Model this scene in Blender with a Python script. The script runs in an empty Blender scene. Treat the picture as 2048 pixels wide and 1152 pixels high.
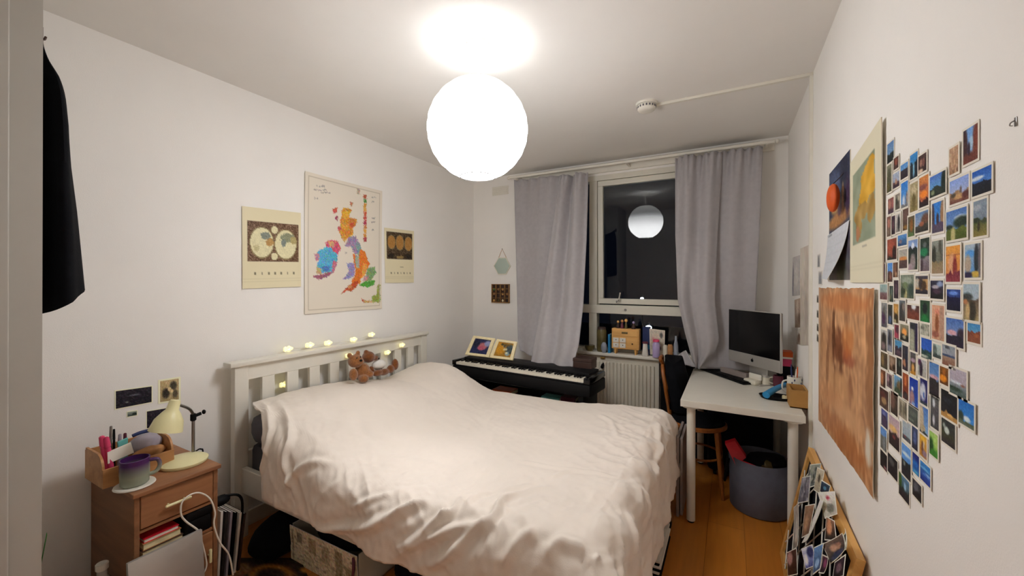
import bpy, bmesh, math, random
import numpy as np
from mathutils import Vector, Matrix, noise
random.seed(7); rng = np.random.default_rng(7)
S = bpy.context.scene
COL = S.collection
PI = math.pi

# ------------------------------------------------------------------ camera, world, light, exposure
F, YAW, Y0, CH, ROLL = 801.0, .4991, 562.87, 1.4527, .0027
XR, XL, YB, YF, ZC = .388, -2.518, 3.716, -.75, 2.58      # room: right, left, back (window), front walls, ceiling
cam = bpy.data.objects.new('camera', bpy.data.cameras.new('camera')); COL.objects.link(cam)
cam.data.sensor_width = 36; cam.data.lens = F / 2048 * 36
cam.data.shift_y = -(576 - Y0) / 2048
cam.data.clip_start = .02
cam.matrix_world = Matrix.Translation((0, 0, CH)) @ Matrix.Rotation(YAW, 4, 'Z') @ Matrix.Rotation(PI / 2, 4, 'X') @ Matrix.Rotation(ROLL, 4, 'Z')
S.camera = cam
S.view_settings.view_transform = 'Standard'; S.view_settings.look = 'None'
S.view_settings.gamma = 1; S.view_settings.use_curve_mapping = False
S.view_settings.exposure = 0.0
S.cycles.use_denoising = True
S.cycles.max_bounces = 14; S.cycles.diffuse_bounces = 10; S.cycles.sample_clamp_indirect = 6
w = bpy.data.worlds.new('night'); S.world = w; w.use_nodes = True
w.node_tree.nodes['Background'].inputs[0].default_value = (.0012, .0018, .004, 1)
w.node_tree.nodes['Background'].inputs[1].default_value = 1
LANTERN = (-1.055, 1.592, 2.172); LR = .2375
SHADE_EMIT = 26
bulb = bpy.data.lights.new('bulb_light', 'POINT'); bulb.energy = .45; bulb.color = (1, .95, .86); bulb.shadow_soft_size = .04
bo = bpy.data.objects.new('bulb_light', bulb); bo.location = LANTERN; COL.objects.link(bo)

spot = bpy.data.lights.new('bulb_beam', 'SPOT'); spot.energy = 22; spot.color = (1, .97, 1); spot.spot_size = math.radians(46); spot.spot_blend = 1; spot.shadow_soft_size = .04
so = bpy.data.objects.new('bulb_beam', spot); so.location = LANTERN; COL.objects.link(so)   # the bulb's light falling out of the shade's open bottom
so.rotation_euler = (Vector((-1.33, 1.30, .62)) - Vector(LANTERN)).to_track_quat('-Z', 'Y').to_euler()

# ------------------------------------------------------------------ helpers
CS, SN = math.cos(YAW), math.sin(YAW)
def ray(px, py):
    a, b = px - 1024, py - Y0
    cr, sr = math.cos(ROLL), math.sin(ROLL)
    a, b = a * cr + b * sr, -a * sr + b * cr
    u, v = a / F, -b / F
    return Vector((u * CS - SN, u * SN + CS, v))
def hit(px, py, ax, val):
    r = ray(px, py); o = Vector((0, 0, CH)); return o + r * ((val - o[ax]) / r[ax])
def hx(px, py, x=XR): return hit(px, py, 0, x)
def hy(px, py, y=YB): return hit(px, py, 1, y)
def hz(px, py, z=0): return hit(px, py, 2, z)
def hpl(px, py, p0, n):
    r = ray(px, py); o = Vector((0, 0, CH)); return o + r * ((p0 - o).dot(n) / r.dot(n))

def s2l(c):
    c = np.asarray(c, float) / 255
    return np.where(c <= .04045, c / 12.92, ((c + .055) / 1.055) ** 2.4)
def hexl(h, k=1.0):
    return tuple(np.clip(s2l([int(h[i:i + 2], 16) for i in (0, 2, 4)]) * k, 0, .95))
MATS = {}
def mat(name, h, rough=.6, metal=0, k=1.2, var=.06, vscale=12, bump=0, bscale=60, emit=None, es=0, spec=.4, sheen=0, stretch=None):
    m = bpy.data.materials.new(name); m.use_nodes = True
    nt = m.node_tree; b = nt.nodes['Principled BSDF']
    c = hexl(h, k)
    b.inputs['Roughness'].default_value = rough; b.inputs['Metallic'].default_value = metal
    b.inputs['Specular IOR Level'].default_value = spec
    if sheen: b.inputs['Sheen Weight'].default_value = sheen
    tc = nt.nodes.new('ShaderNodeTexCoord'); mp = nt.nodes.new('ShaderNodeMapping')
    nt.links.new(tc.outputs['Object'], mp.inputs[0])
    if stretch: mp.inputs['Scale'].default_value = stretch
    if var:
        n = nt.nodes.new('ShaderNodeTexNoise'); n.inputs['Scale'].default_value = vscale; n.inputs['Detail'].default_value = 4
        nt.links.new(mp.outputs[0], n.inputs['Vector'])
        r = nt.nodes.new('ShaderNodeValToRGB')
        r.color_ramp.elements[0].position = .3; r.color_ramp.elements[1].position = .7
        r.color_ramp.elements[0].color = tuple(x * (1 - var) for x in c) + (1,)
        r.color_ramp.elements[1].color = tuple(min(x * (1 + var), .97) for x in c) + (1,)
        nt.links.new(n.outputs[0], r.inputs[0]); nt.links.new(r.outputs[0], b.inputs['Base Color'])
    else: b.inputs['Base Color'].default_value = c + (1,)
    if bump:
        n2 = nt.nodes.new('ShaderNodeTexNoise'); n2.inputs['Scale'].default_value = bscale; n2.inputs['Detail'].default_value = 3
        nt.links.new(mp.outputs[0], n2.inputs['Vector'])
        bp = nt.nodes.new('ShaderNodeBump'); bp.inputs['Strength'].default_value = bump; bp.inputs['Distance'].default_value = .004
        nt.links.new(n2.outputs[0], bp.inputs['Height']); nt.links.new(bp.outputs[0], b.inputs['Normal'])
    if emit:
        b.inputs['Emission Color'].default_value = hexl(emit) + (1,); b.inputs['Emission Strength'].default_value = es
    MATS[name] = m; return m
def wood(name, dark, light, rough=.45, axis=0, scale=3, k=1.2):
    m = bpy.data.materials.new(name); m.use_nodes = True; nt = m.node_tree; b = nt.nodes['Principled BSDF']
    b.inputs['Roughness'].default_value = rough
    tc = nt.nodes.new('ShaderNodeTexCoord'); mp = nt.nodes.new('ShaderNodeMapping')
    sc = [9, 9, 9]; sc[axis] = .8; mp.inputs['Scale'].default_value = sc
    n = nt.nodes.new('ShaderNodeTexNoise'); n.inputs['Scale'].default_value = scale; n.inputs['Detail'].default_value = 6; n.inputs['Distortion'].default_value = .6
    r = nt.nodes.new('ShaderNodeValToRGB'); r.color_ramp.elements[0].position = .3; r.color_ramp.elements[1].position = .7
    r.color_ramp.elements[0].color = hexl(dark, k) + (1,); r.color_ramp.elements[1].color = hexl(light, k) + (1,)
    nt.links.new(tc.outputs['Object'], mp.inputs[0]); nt.links.new(mp.outputs[0], n.inputs['Vector'])
    nt.links.new(n.outputs[0], r.inputs[0]); nt.links.new(r.outputs[0], b.inputs['Base Color'])
    MATS[name] = m; return m
# vertex-colour material for flat print
VC = bpy.data.materials.new('print'); VC.use_nodes = True
_a = VC.node_tree.nodes.new('ShaderNodeAttribute'); _a.attribute_name = 'Col'
VC.node_tree.links.new(_a.outputs['Color'], VC.node_tree.nodes['Principled BSDF'].inputs['Base Color'])
VC.node_tree.nodes['Principled BSDF'].inputs['Roughness'].default_value = .45
VC.node_tree.nodes['Principled BSDF'].inputs['Specular IOR Level'].default_value = .25

BASE = {}
def setp(o, label=None, cat=None, group=None, kind=None):
    if label: o['label'] = label
    if cat: o['category'] = cat
    if group: o['group'] = group
    if kind: o['kind'] = kind
    return o
def thing(name, base, label, cat, group=None):
    o = bpy.data.objects.new(name, None); o.empty_display_size = .05; COL.objects.link(o); o.location = base
    BASE[o.name] = Vector(base); return setp(o, label, cat, group)
def link_mesh(name, me, material, parent=None, base=None, smooth=None):
    """me has world coordinates; shift to parent's base, or to its own."""
    if parent is not None: base = BASE[parent.name]
    elif base is None:
        co = np.empty(len(me.vertices) * 3); me.vertices.foreach_get('co', co); co = co.reshape(-1, 3)
        base = Vector(((co[:, 0].min() + co[:, 0].max()) / 2, (co[:, 1].min() + co[:, 1].max()) / 2, co[:, 2].min()))
    base = Vector(base)
    me.transform(Matrix.Translation(-base))
    if material is not None: me.materials.append(material)
    o = bpy.data.objects.new(name, me); COL.objects.link(o)
    if parent is not None: o.parent = parent
    else: o.location = base
    BASE[o.name] = base
    if smooth is not None:
        if smooth >= 180: me.polygons.foreach_set('use_smooth', [True] * len(me.polygons))
        else: me.shade_smooth() if False else smooth_angle(me, smooth)
    return o
def smooth_angle(me, deg):
    me.polygons.foreach_set('use_smooth', [True] * len(me.polygons))
    bm = bmesh.new(); bm.from_mesh(me)
    t = math.radians(deg)
    for e in bm.edges:
        e.smooth = not (len(e.link_faces) == 2 and e.calc_face_angle(0) > t)
    bm.to_mesh(me); bm.free()
class B:
    def __init__(s): s.bm = bmesh.new()
    def box(s, x0, x1, y0, y1, z0, z1, bev=0, M=None):
        t = bmesh.new()
        r = bmesh.ops.create_cube(t, size=1)
        bmesh.ops.transform(t, matrix=Matrix.Translation(((x0 + x1) / 2, (y0 + y1) / 2, (z0 + z1) / 2)) @ Matrix.Diagonal((abs(x1 - x0), abs(y1 - y0), abs(z1 - z0), 1)), verts=t.verts)
        if bev: bmesh.ops.bevel(t, geom=t.edges[:], offset=bev, segments=2, affect='EDGES', profile=.5)
        return s._add(t, M)
    def _add(s, t, M=None):
        if M is not None: bmesh.ops.transform(t, matrix=M, verts=t.verts)
        me = bpy.data.meshes.new('t'); t.to_mesh(me); t.free(); s.bm.from_mesh(me); bpy.data.meshes.remove(me); return s
    def cyl(s, p0, p1, r0, r1=None, seg=16, bev=0):
        p0, p1 = Vector(p0), Vector(p1); r1 = r0 if r1 is None else r1
        t = bmesh.new(); d = p1 - p0
        bmesh.ops.create_cone(t, cap_ends=True, segments=seg, radius1=r0, radius2=r1, depth=d.length)
        if bev: bmesh.ops.bevel(t, geom=[e for e in t.edges if e.calc_face_angle(0) > 1.2], offset=bev, segments=2, affect='EDGES')
        M = Matrix.Translation((p0 + p1) / 2) @ d.to_track_quat('Z', 'Y').to_matrix().to_4x4()
        return s._add(t, M)
    def ball(s, c, r, sub=2, sc=(1, 1, 1), M=None):
        t = bmesh.new(); bmesh.ops.create_icosphere(t, subdivisions=sub, radius=1)
        rr = (r * sc[0], r * sc[1], r * sc[2])
        MM = Matrix.Translation(c) @ (M if M is not None else Matrix()) @ Matrix.Diagonal(rr + (1,))
        return s._add(t, MM)
    def lathe(s, prof, c=(0, 0, 0), seg=32, M=None):
        t = bmesh.new(); rings = []
        for r, z in prof:
            rings.append([t.verts.new((r * math.cos(2 * PI * i / seg), r * math.sin(2 * PI * i / seg), z)) for i in range(seg)] if r > 1e-6 else [t.verts.new((0, 0, z))])
        for a, b in zip(rings, rings[1:]):
            for i in range(seg):
                j = (i + 1) % seg
                if len(a) == 1 and len(b) == 1: continue
                if len(a) == 1: t.faces.new((a[0], b[j], b[i]))
                elif len(b) == 1: t.faces.new((a[i], a[j], b[0]))
                else: t.faces.new((a[i], a[j], b[j], b[i]))
        bmesh.ops.recalc_face_normals(t, faces=t.faces)
        return s._add(t, Matrix.Translation(c) @ (M if M is not None else Matrix()))
    def tube(s, pts, r, seg=8, close=False, sub=6):
        P = [Vector(p) for p in pts]
        if sub and len(P) > 2: P = catmull(P, sub, close)
        t = bmesh.new(); rings = []; n = len(P); up = None
        for i, p in enumerate(P):
            d = (P[(i + 1) % n] - P[i - 1]) if close else (P[min(i + 1, n - 1)] - P[max(i - 1, 0)])
            d.normalize()
            if up is None: up = d.orthogonal()
            up = (up - d * up.dot(d)).normalized(); sd = d.cross(up)
            rr = r(i / (n - 1)) if callable(r) else r
            rings.append([t.verts.new(p + (up * math.cos(2 * PI * k / seg) + sd * math.sin(2 * PI * k / seg)) * rr) for k in range(seg)])
        m = n if close else n - 1
        for i in range(m):
            a, b = rings[i], rings[(i + 1) % n]
            for k in range(seg): t.faces.new((a[k], a[(k + 1) % seg], b[(k + 1) % seg], b[k]))
        if not close: t.faces.new(rings[0][::-1]); t.faces.new(rings[-1])
        return s._add(t)
    def prism(s, pts, d):
        """polygon (list of 3d points) extruded by vector d"""
        t = bmesh.new(); d = Vector(d)
        a = [t.verts.new(p) for p in pts]; b = [t.verts.new(Vector(p) + d) for p in pts]
        t.faces.new(a); t.faces.new(b[::-1]); n = len(a)
        for i in range(n): t.faces.new((a[i], b[i], b[(i + 1) % n], a[(i + 1) % n]))
        bmesh.ops.recalc_face_normals(t, faces=t.faces)
        return s._add(t)
    def obj(s, name, m, parent=None, smooth=None, label=None, cat=None, group=None, kind=None, base=None):
        me = bpy.data.meshes.new(name); s.bm.to_mesh(me); s.bm.free()
        o = link_mesh(name, me, MATS[m] if isinstance(m, str) else m, parent, base, smooth)
        return setp(o, label, cat, group, kind)
def sst(a, b, x): t_ = min(max((x - a) / (b - a), 0), 1); return t_ * t_ * (3 - 2 * t_)
def catmull(P, n, close=False):
    out = []; N = len(P)
    for i in range(N if close else N - 1):
        if close: a, b, c, d = P[i - 1], P[i], P[(i + 1) % N], P[(i + 2) % N]
        else: a, b, c, d = P[max(i - 1, 0)], P[i], P[i + 1], P[min(i + 2, N - 1)]
        for k in range(n):
            t = k / n
            out.append(.5 * ((2 * b) + (c - a) * t + (2 * a - 5 * b + 4 * c - d) * t * t + (3 * b - a - 3 * c + d) * t ** 3))
    if not close: out.append(P[-1])
    return out
def grid_mesh(name, fn, nu, nv, close_u=False):
    V = [fn(i / nu, j / nv) for j in range(nv + 1) for i in range(nu + 1)]
    Fc = [(j * (nu + 1) + i, j * (nu + 1) + i + 1, (j + 1) * (nu + 1) + i + 1, (j + 1) * (nu + 1) + i) for j in range(nv) for i in range(nu)]
    me = bpy.data.meshes.new(name); me.from_pydata([tuple(v) for v in V], [], Fc); me.update(); return me
def solid(o, t, off=-1):
    md = o.modifiers.new('thickness', 'SOLIDIFY'); md.thickness = t; md.offset = off; return o
def remesh(o, vox, smooth=4):
    md = o.modifiers.new('r', 'REMESH'); md.mode = 'VOXEL'; md.voxel_size = vox; md.use_smooth_shade = True
    sm = o.modifiers.new('s', 'SMOOTH'); sm.factor = .6; sm.iterations = smooth
    dg = bpy.context.evaluated_depsgraph_get()
    me = bpy.data.meshes.new_from_object(o.evaluated_get(dg)); o.modifiers.clear(); o.data = me
    return o

# ---- little raster pictures for prints
def hx3(h): return np.array([int(h[i:i + 2], 16) for i in (0, 2, 4)], float)
def paint(spec, W, H, seed=0, amp=10):
    r = np.random.default_rng(seed)
    v, u = np.mgrid[0:H, 0:W]; u = (u + .5) / W; v = (v + .5) / H
    I = np.full((H, W, 3), 128.)
    for op in spec.split('|'):
        t = op.split(); k = t[0]
        if k == 'g': I[:] = hx3(t[1]) * (1 - v[..., None]) + hx3(t[2]) * v[..., None]
        elif k == 'h':            # land below a ragged line
            f = float(t[1]); rg = float(t[4]) if len(t) > 4 else .06
            line = f + rg * np.interp(np.linspace(0, 1, W), np.linspace(0, 1, 7), r.uniform(-1, 1, 7))
            m = v > line[None, :]
            q = np.clip((v - f) / max(1 - f, .01), 0, 1)[..., None]
            I = np.where(m[..., None], hx3(t[2]) * (1 - q) + hx3(t[3]) * q, I)
        elif k == 'b':
            cx, cy, rx, ry = map(float, t[1:5]); d = ((u - cx) / rx) ** 2 + ((v - cy) / ry) ** 2
            a = np.clip(1.6 - 1.2 * d, 0, 1)[..., None]; I = I * (1 - a) + hx3(t[5]) * a
        elif k == 'r':
            x0, x1, y0, y1 = map(float, t[1:5]); m = (u >= x0) & (u <= x1) & (v >= y0) & (v <= y1); I[m] = hx3(t[5])
        elif k == 's':            # spots
            n = int(t[1]); sz = float(t[2]); y0, y1 = float(t[3]), float(t[4])
            for _ in range(n):
                cx, cy = r.uniform(0, 1), r.uniform(y0, y1); c = hx3(t[5 + r.integers(len(t) - 5)])
                d = ((u - cx) / sz) ** 2 + ((v - cy) / (sz * 1.2)) ** 2
                a = (np.clip(1.4 - d, 0, 1) * .85)[..., None]; I = I * (1 - a) + c * a
    I += r.normal(0, amp, (H, W, 1)) + r.normal(0, amp * .3, (H, W, 3))
    return np.clip(I, 4, 250)
PK = 1.08
def card(name, q, img, th=.0012, border=0, bcol='ded8c8', bend=None, k=PK, parent=None, base=None, lift=.0004, bb=None):
    """thin printed sheet; q = top-left, top-right, bottom-right, bottom-left in the world, front side seen from the room."""
    q = [Vector(p) for p in q]
    nrm = (q[3] - q[0]).cross(q[1] - q[0]).normalized()
    H, W = img.shape[:2]
    wd = ((q[1] - q[0]).length + (q[2] - q[3]).length) / 2; hg = ((q[3] - q[0]).length + (q[2] - q[1]).length) / 2
    fu = border / wd; ft = border / hg; fb = (border if bb is None else bb) / hg
    def at(u, v, off):
        p = (q[0] * (1 - u) + q[1] * u) * (1 - v) + (q[3] * (1 - u) + q[2] * u) * v
        o = off + (bend(u, v) if bend else 0)
        return tuple(p + nrm * o)
    lin = np.clip(s2l(img) * k, 0, .93)
    V, C, Fc = [], [], []
    T = th + lift
    us = [fu + (1 - 2 * fu) * (i + .5) / W for i in range(W)]; us[0] = fu; us[-1] = 1 - fu
    vs = [ft + (1 - ft - fb) * (j + .5) / H for j in range(H)]; vs[0] = ft; vs[-1] = 1 - fb
    for j in range(H):
        for i in range(W): V.append(at(us[i], vs[j], T)); C.append(lin[j, i])
    for j in range(H - 1):
        for i in range(W - 1):
            a = j * W + i; Fc.append((a, a + W, a + W + 1, a + 1))
    bc = np.clip(s2l(hx3(bcol)) * k, 0, .93)
    # border strips follow the picture's edge so a bent sheet stays closed
    def strip(pa, pb):
        n0 = len(V)
        for a, b in zip(pa, pb):
            V.append(at(*a)); V.append(at(*b)); C.append(bc); C.append(bc)
        for i in range(len(pa) - 1): Fc.append((n0 + 2 * i, n0 + 2 * i + 1, n0 + 2 * i + 3, n0 + 2 * i + 2))
    U = [0] + us + [1]
    if border:
        strip([(u, 0, T) for u in U], [(u, ft, T) for u in U]); strip([(u, 1 - fb, T) for u in U], [(u, 1, T) for u in U])
        strip([(0, v, T) for v in vs], [(fu, v, T) for v in vs]); strip([(1 - fu, v, T) for v in vs], [(1, v, T) for v in vs])
    VV = [0] + vs + [1]
    strip([(u, 0, lift) for u in U], [(u, 0, T) for u in U]); strip([(u, 1, T) for u in U], [(u, 1, lift) for u in U])
    strip([(0, v, T) for v in VV], [(0, v, lift) for v in VV]); strip([(1, v, lift) for v in VV], [(1, v, T) for v in VV])
    strip([(u, 1, lift) for u in (0, 1)], [(u, 0, lift) for u in (0, 1)]) if not bend else [strip([(u, vb, lift) for u in U], [(u, va, lift) for u in U]) for va, vb in zip(VV, VV[1:])]
    me = bpy.data.meshes.new(name); me.from_pydata(V, [], Fc)
    ca = me.color_attributes.new('Col', 'FLOAT_COLOR', 'POINT')
    ca.data.foreach_set('color', np.c_[np.array(C), np.ones(len(C))].astype(np.float32).ravel())
    me.update()
    return link_mesh(name, me, VC, parent, base, 40)

# ------------------------------------------------------------------ materials
mat('wall_paint', 'e2e0dc', .75, k=1.15, var=.015, vscale=3, bump=.12, bscale=220)
mat('ceiling_paint', 'dddbd7', .85, k=1.12, var=.015, vscale=3)
mat('white_gloss', 'd8d5ca', .32, k=1.1, var=.02)
mat('wardrobe_paint', 'adaaa2', .5, k=1.0, var=.02)
mat('white_matt', 'd9d6cc', .6, k=1.1, var=.02)
mat('upvc', 'd0cdc0', .35, k=1.1, var=.02)
mat('off_white', 'c8c4b4', .5, var=.03)
mat('radiator_enamel', 'cfcabb', .4, k=1.1, var=.03)
mat('desk_white', 'd2cfc4', .35, k=1.1, var=.02)
mat('black', '08080a', .55, var=.2, spec=.2)
mat('black_gloss', '060608', .18, var=0)
mat('black_cloth', '08090d', .95, var=.2, vscale=40, bump=.3, bscale=300, spec=.15)
mat('dark_cloth', '15151c', .95, var=.25, vscale=20, bump=.4, spec=.15)
mat('curtain_cloth', '8e8b8d', .6, k=1.4, var=.05, vscale=30, bump=.15, bscale=500, sheen=.3)
mat('duvet_cloth', 'ded5ca', .62, k=1.12, var=.02, vscale=6, bump=.12, bscale=240, sheen=.2)
mat('grey_cloth', '55545a', .9, var=.1, bump=.2)
mat('mattress_cloth', '3d3c40', .9, var=.1)
mat('tub_felt', '5a5d6a', .85, var=.08, vscale=20, bump=.3, bscale=200)
mat('silver', 'b4b2ae', .38, .7, var=.03)
mat('steel', '8a8784', .3, .9, var=.05)
mat('chrome', 'cfcfcf', .15, 1, var=0)
mat('brass', 'b08a45', .3, .9, var=.05)
mat('cream_enamel', 'd9d3a4', .35, k=1.15, var=.03)
mat('teddy_light', '9c622e', .95, k=.85, var=.25, vscale=90, bump=.8, bscale=350, sheen=.5)
mat('teddy_dark', '84480f', .95, k=.8, var=.3, vscale=90, bump=.8, bscale=350, sheen=.5)
mat('white_shirt', 'd5d3cd', .9, var=.05, bump=.2)
mat('dull_grey', '857b76', .6, var=.05)
mat('cardboard', 'a0763f', .85, var=.08)
mat('red_plastic', 'c01a2c', .4, var=.1)
mat('orange_ball', 'c8541c', .6, var=.1)
mat('blue_plastic', '2277a8', .4, var=.15)
mat('teal', '62b0ad', .6, var=.1)
mat('pink', 'c23a62', .4, var=.1)
mat('navy', '1c2a55', .6, var=.15)
mat('maroon', '5c2636', .4, var=.1)
mat('dark_brown', '38251f', .5, var=.15)
mat('olive_glass', '5d5332', .25, var=.25)
mat('lilac', 'a99ac4', .35, var=.1)
mat('grey_glass', '8f96a2', .2, var=.1)
mat('cream_paper', 'dccfa6', .8, var=.08, vscale=60)
mat('white_paper', 'dedad0', .7, var=.03)
mat('plant_green', '3c7a3a', .5, var=.2)
mat('cork', '7d5a34', .9, var=.25, vscale=80, bump=.4)
mat('dark_print', '2a2320', .8, var=.4, vscale=25)
mat('mirror_glass', 'aebdb4', .12, .6, var=0)
mat('cord_white', 'd0ccc0', .5, var=0)
mat('tan_leather', 'a27447', .6, var=.2, vscale=30)
mat('grey_pouch', '9d97a2', .8, var=.15)
mat('key_white', 'd8d2c2', .35, var=.02)
mat('clear_plastic', 'a9a7a2', .15, var=.05)
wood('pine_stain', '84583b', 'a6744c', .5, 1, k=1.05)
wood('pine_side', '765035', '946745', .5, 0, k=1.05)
wood('box_wood', '9c6c40', 'bb8a58', .5, 1)
wood('chest_wood', 'c08f4d', 'd9ab66', .5, 0)
wood('bentwood', '7c4519', 'a05f26', .35, 2, k=1.0)
wood('frame_wood', 'b98845', 'd2a35c', .5, 1)
wood('tray_wood', '6b4a2a', '96703f', .55, 0)
# floor: laminate boards running towards the window
def floor_mat():
    m = bpy.data.materials.new('laminate'); m.use_nodes = True; nt = m.node_tree; b = nt.nodes['Principled BSDF']
    b.inputs['Roughness'].default_value = .35
    tc = nt.nodes.new('ShaderNodeTexCoord'); mp = nt.nodes.new('ShaderNodeMapping'); mp.inputs['Rotation'].default_value = (0, 0, PI / 2)
    br = nt.nodes.new('ShaderNodeTexBrick'); br.inputs['Scale'].default_value = 1; br.inputs['Brick Width'].default_value = 1.2; br.inputs['Row Height'].default_value = .19
    br.inputs['Mortar Size'].default_value = .0015; br.inputs['Color1'].default_value = hexl('a9661f', 1.3) + (1,); br.inputs['Color2'].default_value = hexl('b8742a', 1.3) + (1,); br.inputs['Mortar'].default_value = hexl('8f5519', 1.2) + (1,)
    mp2 = nt.nodes.new('ShaderNodeMapping'); mp2.inputs['Scale'].default_value = (14, 1.2, 1)
    n = nt.nodes.new('ShaderNodeTexNoise'); n.inputs['Scale'].default_value = 3; n.inputs['Detail'].default_value = 6
    mx = nt.nodes.new('ShaderNodeMix'); mx.data_type = 'RGBA'; mx.blend_type = 'MULTIPLY'; mx.inputs[0].default_value = .35
    nt.links.new(tc.outputs['Object'], mp.inputs[0]); nt.links.new(mp.outputs[0], br.inputs['Vector'])
    nt.links.new(tc.outputs['Object'], mp2.inputs[0]); nt.links.new(mp2.outputs[0], n.inputs['Vector'])
    nt.links.new(br.outputs['Color'], mx.inputs[6]); nt.links.new(n.outputs[0], mx.inputs[7]); nt.links.new(mx.outputs[2], b.inputs['Base Color'])
    MATS['laminate'] = m
floor_mat()
def glass_mat():
    m = bpy.data.materials.new('window_glass'); m.use_nodes = True; nt = m.node_tree; b = nt.nodes['Principled BSDF']
    b.inputs['Transmission Weight'].default_value = 1; b.inputs['Roughness'].default_value = 0; b.inputs['IOR'].default_value = 1.40
    b.inputs['Base Color'].default_value = (.9, .95, .95, 1); MATS['window_glass'] = m
glass_mat()
def emit_mat(name, c, s):
    m = bpy.data.materials.new(name); m.use_nodes = True; nt = m.node_tree; b = nt.nodes['Principled BSDF']
    b.inputs['Base Color'].default_value = (.8, .8, .8, 1); b.inputs['Emission Color'].default_value = c + (1,); b.inputs['Emission Strength'].default_value = s
    MATS[name] = m; return m
lp = emit_mat('lantern_paper', (1, .995, 1), SHADE_EMIT)
# shade put into the paper's emission: dimmer towards the top, to calm the ceiling
_nt = lp.node_tree; _tc = _nt.nodes.new('ShaderNodeTexCoord'); _sp = _nt.nodes.new('ShaderNodeSeparateXYZ'); _mr = _nt.nodes.new('ShaderNodeMapRange')
_mr.interpolation_type = 'SMOOTHSTEP'; _mr.inputs[1].default_value = LR * .45; _mr.inputs[2].default_value = LR * 1.55; _mr.inputs[3].default_value = SHADE_EMIT; _mr.inputs[4].default_value = 1.5
_nt.links.new(_tc.outputs['Object'], _sp.inputs[0]); _nt.links.new(_sp.outputs[2], _mr.inputs[0]); _nt.links.new(_mr.outputs[0], _nt.nodes['Principled BSDF'].inputs['Emission Strength'])
emit_mat('bulb_glow', (1, .9, .75), 30)
emit_mat('fairy_glow', hexl('e0d27c'), 1.0)
emit_mat('fairy_core', hexl('ffe060'), 6)
emit_mat('street_glow', (.75, .85, 1), 60)

# ------------------------------------------------------------------ room
WX0, WX1, WZ0, WZ1 = -1.80, .06, .80, 2.455            # window opening in the back wall
def struct(name, b, m, parent=None, smooth=None):
    o = b.obj(name, m, parent, smooth)
    if parent is None: o['kind'] = 'structure'
    return o
struct('floor', B().box(XL - .2, XR + .2, YF - .2, YB + .25, -.1, 0), 'laminate')
struct('ceiling', B().box(XL - .2, XR + .2, YF - .2, YB + .25, ZC, ZC + .1), 'ceiling_paint')
struct('wall_left', B().box(XL - .2, XL, YF - .2, YB + .25, 0, ZC), 'wall_paint')
struct('wall_right', B().box(XR, XR + .2, YF - .2, YB + .25, 0, ZC), 'wall_paint')
struct('wall_front', B().box(XL, XR, YF - .2, YF, 0, ZC), 'wall_paint')
struct('wall_back', B().box(XL, WX0, YB, YB + .25, 0, ZC).box(WX1, XR, YB, YB + .25, 0, ZC).box(WX0, WX1, YB, YB + .25, 0, WZ0 - .002).box(WX0, WX1, YB, YB + .25, WZ1, ZC), 'wall_paint')
for nm, a in (('baseboard_left', (XL, XL + .015, YF, YB)), ('baseboard_right', (XR - .015, XR, YF, YB)), ('baseboard_back', (XL + .015, XR - .015, YB - .015, YB))):
    struct(nm, B().box(*a, 0, .09, .003), 'white_gloss')
# conduit on ceiling and right wall
struct('trim_1', B().box(-.43, XR, 2.655, 2.68, ZC - .016, ZC, .002), 'white_gloss')
struct('trim_2', B().box(XR - .016, XR, 2.655, 2.68, 0, ZC - .016, .002), 'white_gloss')
# window_1: frame, mullions, transom, sash, panes
win = bpy.data.objects.new('window_1', None); COL.objects.link(win); win.location = (-.87, YB, WZ0); BASE['window_1'] = Vector(win.location); win['kind'] = 'structure'
fy0, fy1 = YB - .004, YB + .09
B().box(WX0, WX1, fy0, fy1, WZ1 - .05, WZ1, .003).obj('window_head', 'upvc', win)
B().box(WX0, WX1, fy0, fy1, WZ0, WZ0 + .03, .003).obj('window_base_rail', 'upvc', win)
for x0, x1 in ((WX0, WX0 + .05), (-1.185, -1.11), (-.26, -.19), (WX1 - .05, WX1)):
    B().box(x0, x1, fy0, fy1, WZ0 + .03, WZ1 - .05, .003).obj('mullion', 'upvc', win)
B().box(-1.74, .01, YB - .012, fy1, 1.155, 1.235, .006).obj('transom', 'upvc', win)
B().cyl((-.84, YB - .012, 1.195), (-.84, YB - .02, 1.195), .012, seg=12).obj('transom_stay_plate', 'steel', win)
# tilted opening sash: bottom pushed outwards a little
sx0, sx1, sz0, sz1 = -1.105, -.265, 1.245, 2.40
Ms = Matrix.Translation((0, YB + .012, sz1)) @ Matrix.Rotation(math.radians(1.7), 4, 'X') @ Matrix.Translation((0, -YB - .012, -sz1))
fb = B()
for a in ((sx0, sx1, sz1 - .05, sz1), (sx0, sx1, sz0, sz0 + .05)): fb.box(a[0], a[1], YB - .008, YB + .04, a[2], a[3], .004, Ms)
for a in ((sx0, sx0 + .05), (sx1 - .05, sx1)): fb.box(a[0], a[1], YB - .008, YB + .04, sz0 + .05, sz1 - .05, .004, Ms)
sash = fb.obj('sash', 'upvc', win)
B().box(sx0 + .05, sx1 - .05, YB + .012, YB + .018, sz0 + .05, sz1 - .05, 0, Ms).obj('pane', 'window_glass', sash)
B().box(-.93, -.90, YB - .03, YB - .008, sz0 + .012, sz0 + .035, .003, Ms).tube([Ms @ Vector(p) for p in ((-.915, YB - .025, sz0 + .025), (-.90, YB - .045, sz0 + .04), (-.885, YB - .05, sz0 + .11))], .007, sub=4).obj('sash_handle', 'chrome', sash, 40)
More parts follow.
